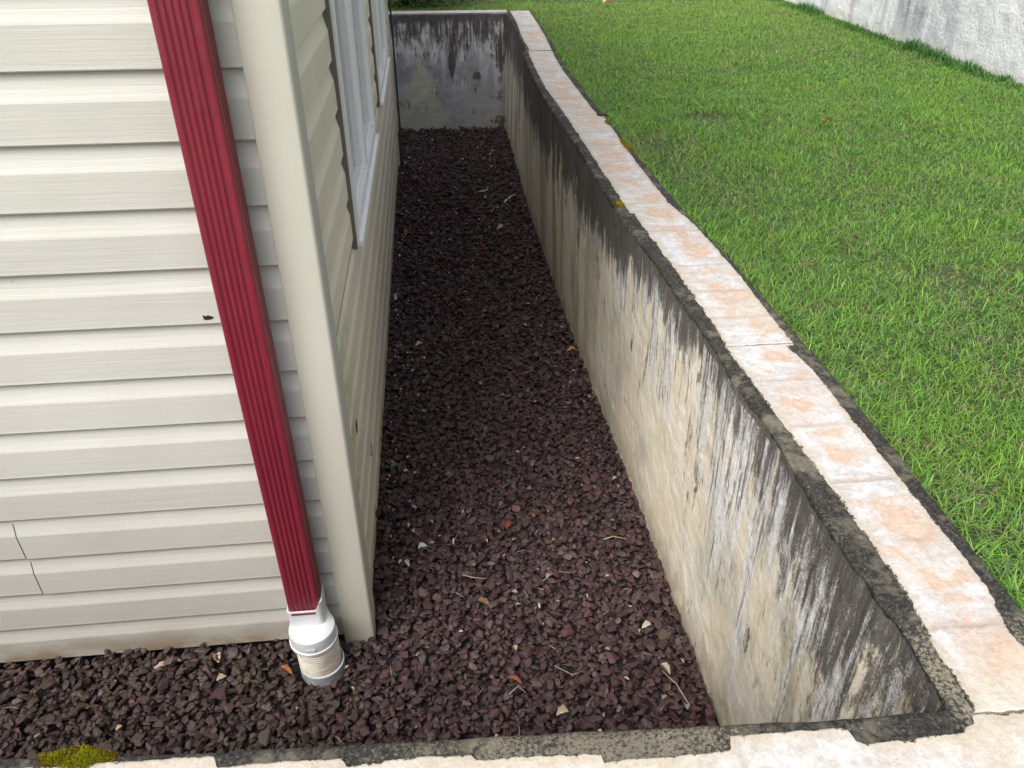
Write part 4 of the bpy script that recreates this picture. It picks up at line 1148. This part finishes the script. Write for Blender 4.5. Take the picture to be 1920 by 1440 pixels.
# ------------------------------------------------------------------ white boundary wall
yy = np.arange(1.6, 13.0, .02); zz = np.arange(.6, 2.6, .02)
Yg, Zg = np.meshgrid(yy, zz, indexing='ij')
hgt = Zg - ZL
C = np.zeros(Yg.shape + (3,)) + np.array([.70, .715, .73])
s1 = fbm(Yg * 7, Zg * .8, 951, 4); s2 = fbm(Yg * 25, Zg * 2.5, 953, 3); b1 = fbm(Yg * 3, Zg * 3, 957, 5)
C = lerp3(C, (.40, .41, .44), ss(.48, .64, s1 * .7 + s2 * .3) * .75)
C = lerp3(C, (.20, .20, .22), ss(.64, .74, s1 * .6 + s2 * .4) * .8 * ss(.02, .2, hgt))
C = lerp3(C, (.50, .47, .40), ss(.10, .0, hgt + (b1 - .5) * .12) * .6)
C = lerp3(C, (.50, .22, .09), ss(.045, .0, np.abs(Yg - 5.72 + (b1 - .5) * .1)) * ss(.05, .2, hgt) * .7)
C = lerp3(C, (.50, .52, .54), ss(.45, .6, b1) * .3)
Xg = 2.93 + (Yg - 3.7) * .03 + (b1 - .5) * .02 + (fbm(Yg * 12, Zg * 12, 961, 3) - .5) * .01
V = np.stack([Xg, Yg, Zg], -1).reshape(-1, 3)
nb = len(V); F = grid_faces(len(yy), len(zz))[:, ::-1]
bk = np.array([(3.1, 1.6, .6), (3.45, 12.98, .6), (3.45, 12.98, 2.58), (3.1, 1.6, 2.58)])
a00, a01, a10, a11 = 0, len(zz) - 1, (len(yy) - 1) * len(zz), len(yy) * len(zz) - 1
F2 = np.array([(nb, nb + 3, nb + 2, nb + 1), (a01, a11, nb + 2, nb + 3), (a00, a01, nb + 3, nb), (a10, nb + 1, nb + 2, a11)])
tag(mk('boundary_wall', np.concatenate([V, bk]), np.concatenate([F, F2]), M_BWALL, None, np.concatenate([C.reshape(-1, 3), np.full((4, 3), .6)]), smooth=False), 'white plastered wall with grey runs at the far side of the lawn', 'wall')
mk_ = MB()
# ------------------------------------------------------------------ shrub beyond the end wall
sh = root('shrub', 'dark green leafy shrub just beyond the end wall', 'shrub', (-.12, 7.02, ZL))
w = MB()
for k in range(9):
    a = k * .7; w.tube([(-.12, 7.02, ZL - .02), (-.12 + .2 * math.cos(a), 7.02 + .2 * math.sin(a), ZL + .35), (-.12 + .42 * math.cos(a), 7.02 + .38 * math.sin(a), ZL + .8)], [.022, .014, .005], 6)
mk('trunk', w.V, w.F, M_LEAF, sh, np.repeat(np.array([[.10, .07, .045]]), len(w.V), 0), smooth=True)
n = 22000
cl = RNG.normal(0, 1, (150, 3)); cl /= np.linalg.norm(cl, axis=1)[:, None]; cl *= RNG.uniform(.45, 1, (150, 1))
cl[:, 2] = RNG.uniform(-.95, 1, 150); cen = cl * np.array([.52, .34, .50]) + np.array([-.12, 7.02, ZL + .50])
P = cen[RNG.integers(0, 150, n)] + RNG.normal(0, .075, (n, 3))
P = P[(P[:, 2] > ZL + .01) & (P[:, 1] > 6.5)]; n = len(P)
d = RNG.normal(0, 1, (n, 3)); d[:, 2] = d[:, 2] * .5 + .3; d /= np.linalg.norm(d, axis=1)[:, None]
q = np.cross(d, RNG.normal(0, 1, (n, 3))); q /= np.linalg.norm(q, axis=1)[:, None]
s = RNG.uniform(.018, .034, (n, 1))
V = np.stack([P, P + d * s * .5 + q * s * .25, P + d * s, P + d * s * .5 - q * s * .25], 1).reshape(-1, 3)
F = (np.arange(n)[:, None] * 4 + np.arange(4)[None])
C = np.where(RNG.random((n, 1)) < .3, np.array([.10, .17, .03]), np.array([.035, .075, .018])) * RNG.uniform(.6, 1.3, (n, 1))
mk('crown', V, F, M_LEAF, sh, np.repeat(C, 4, 0))
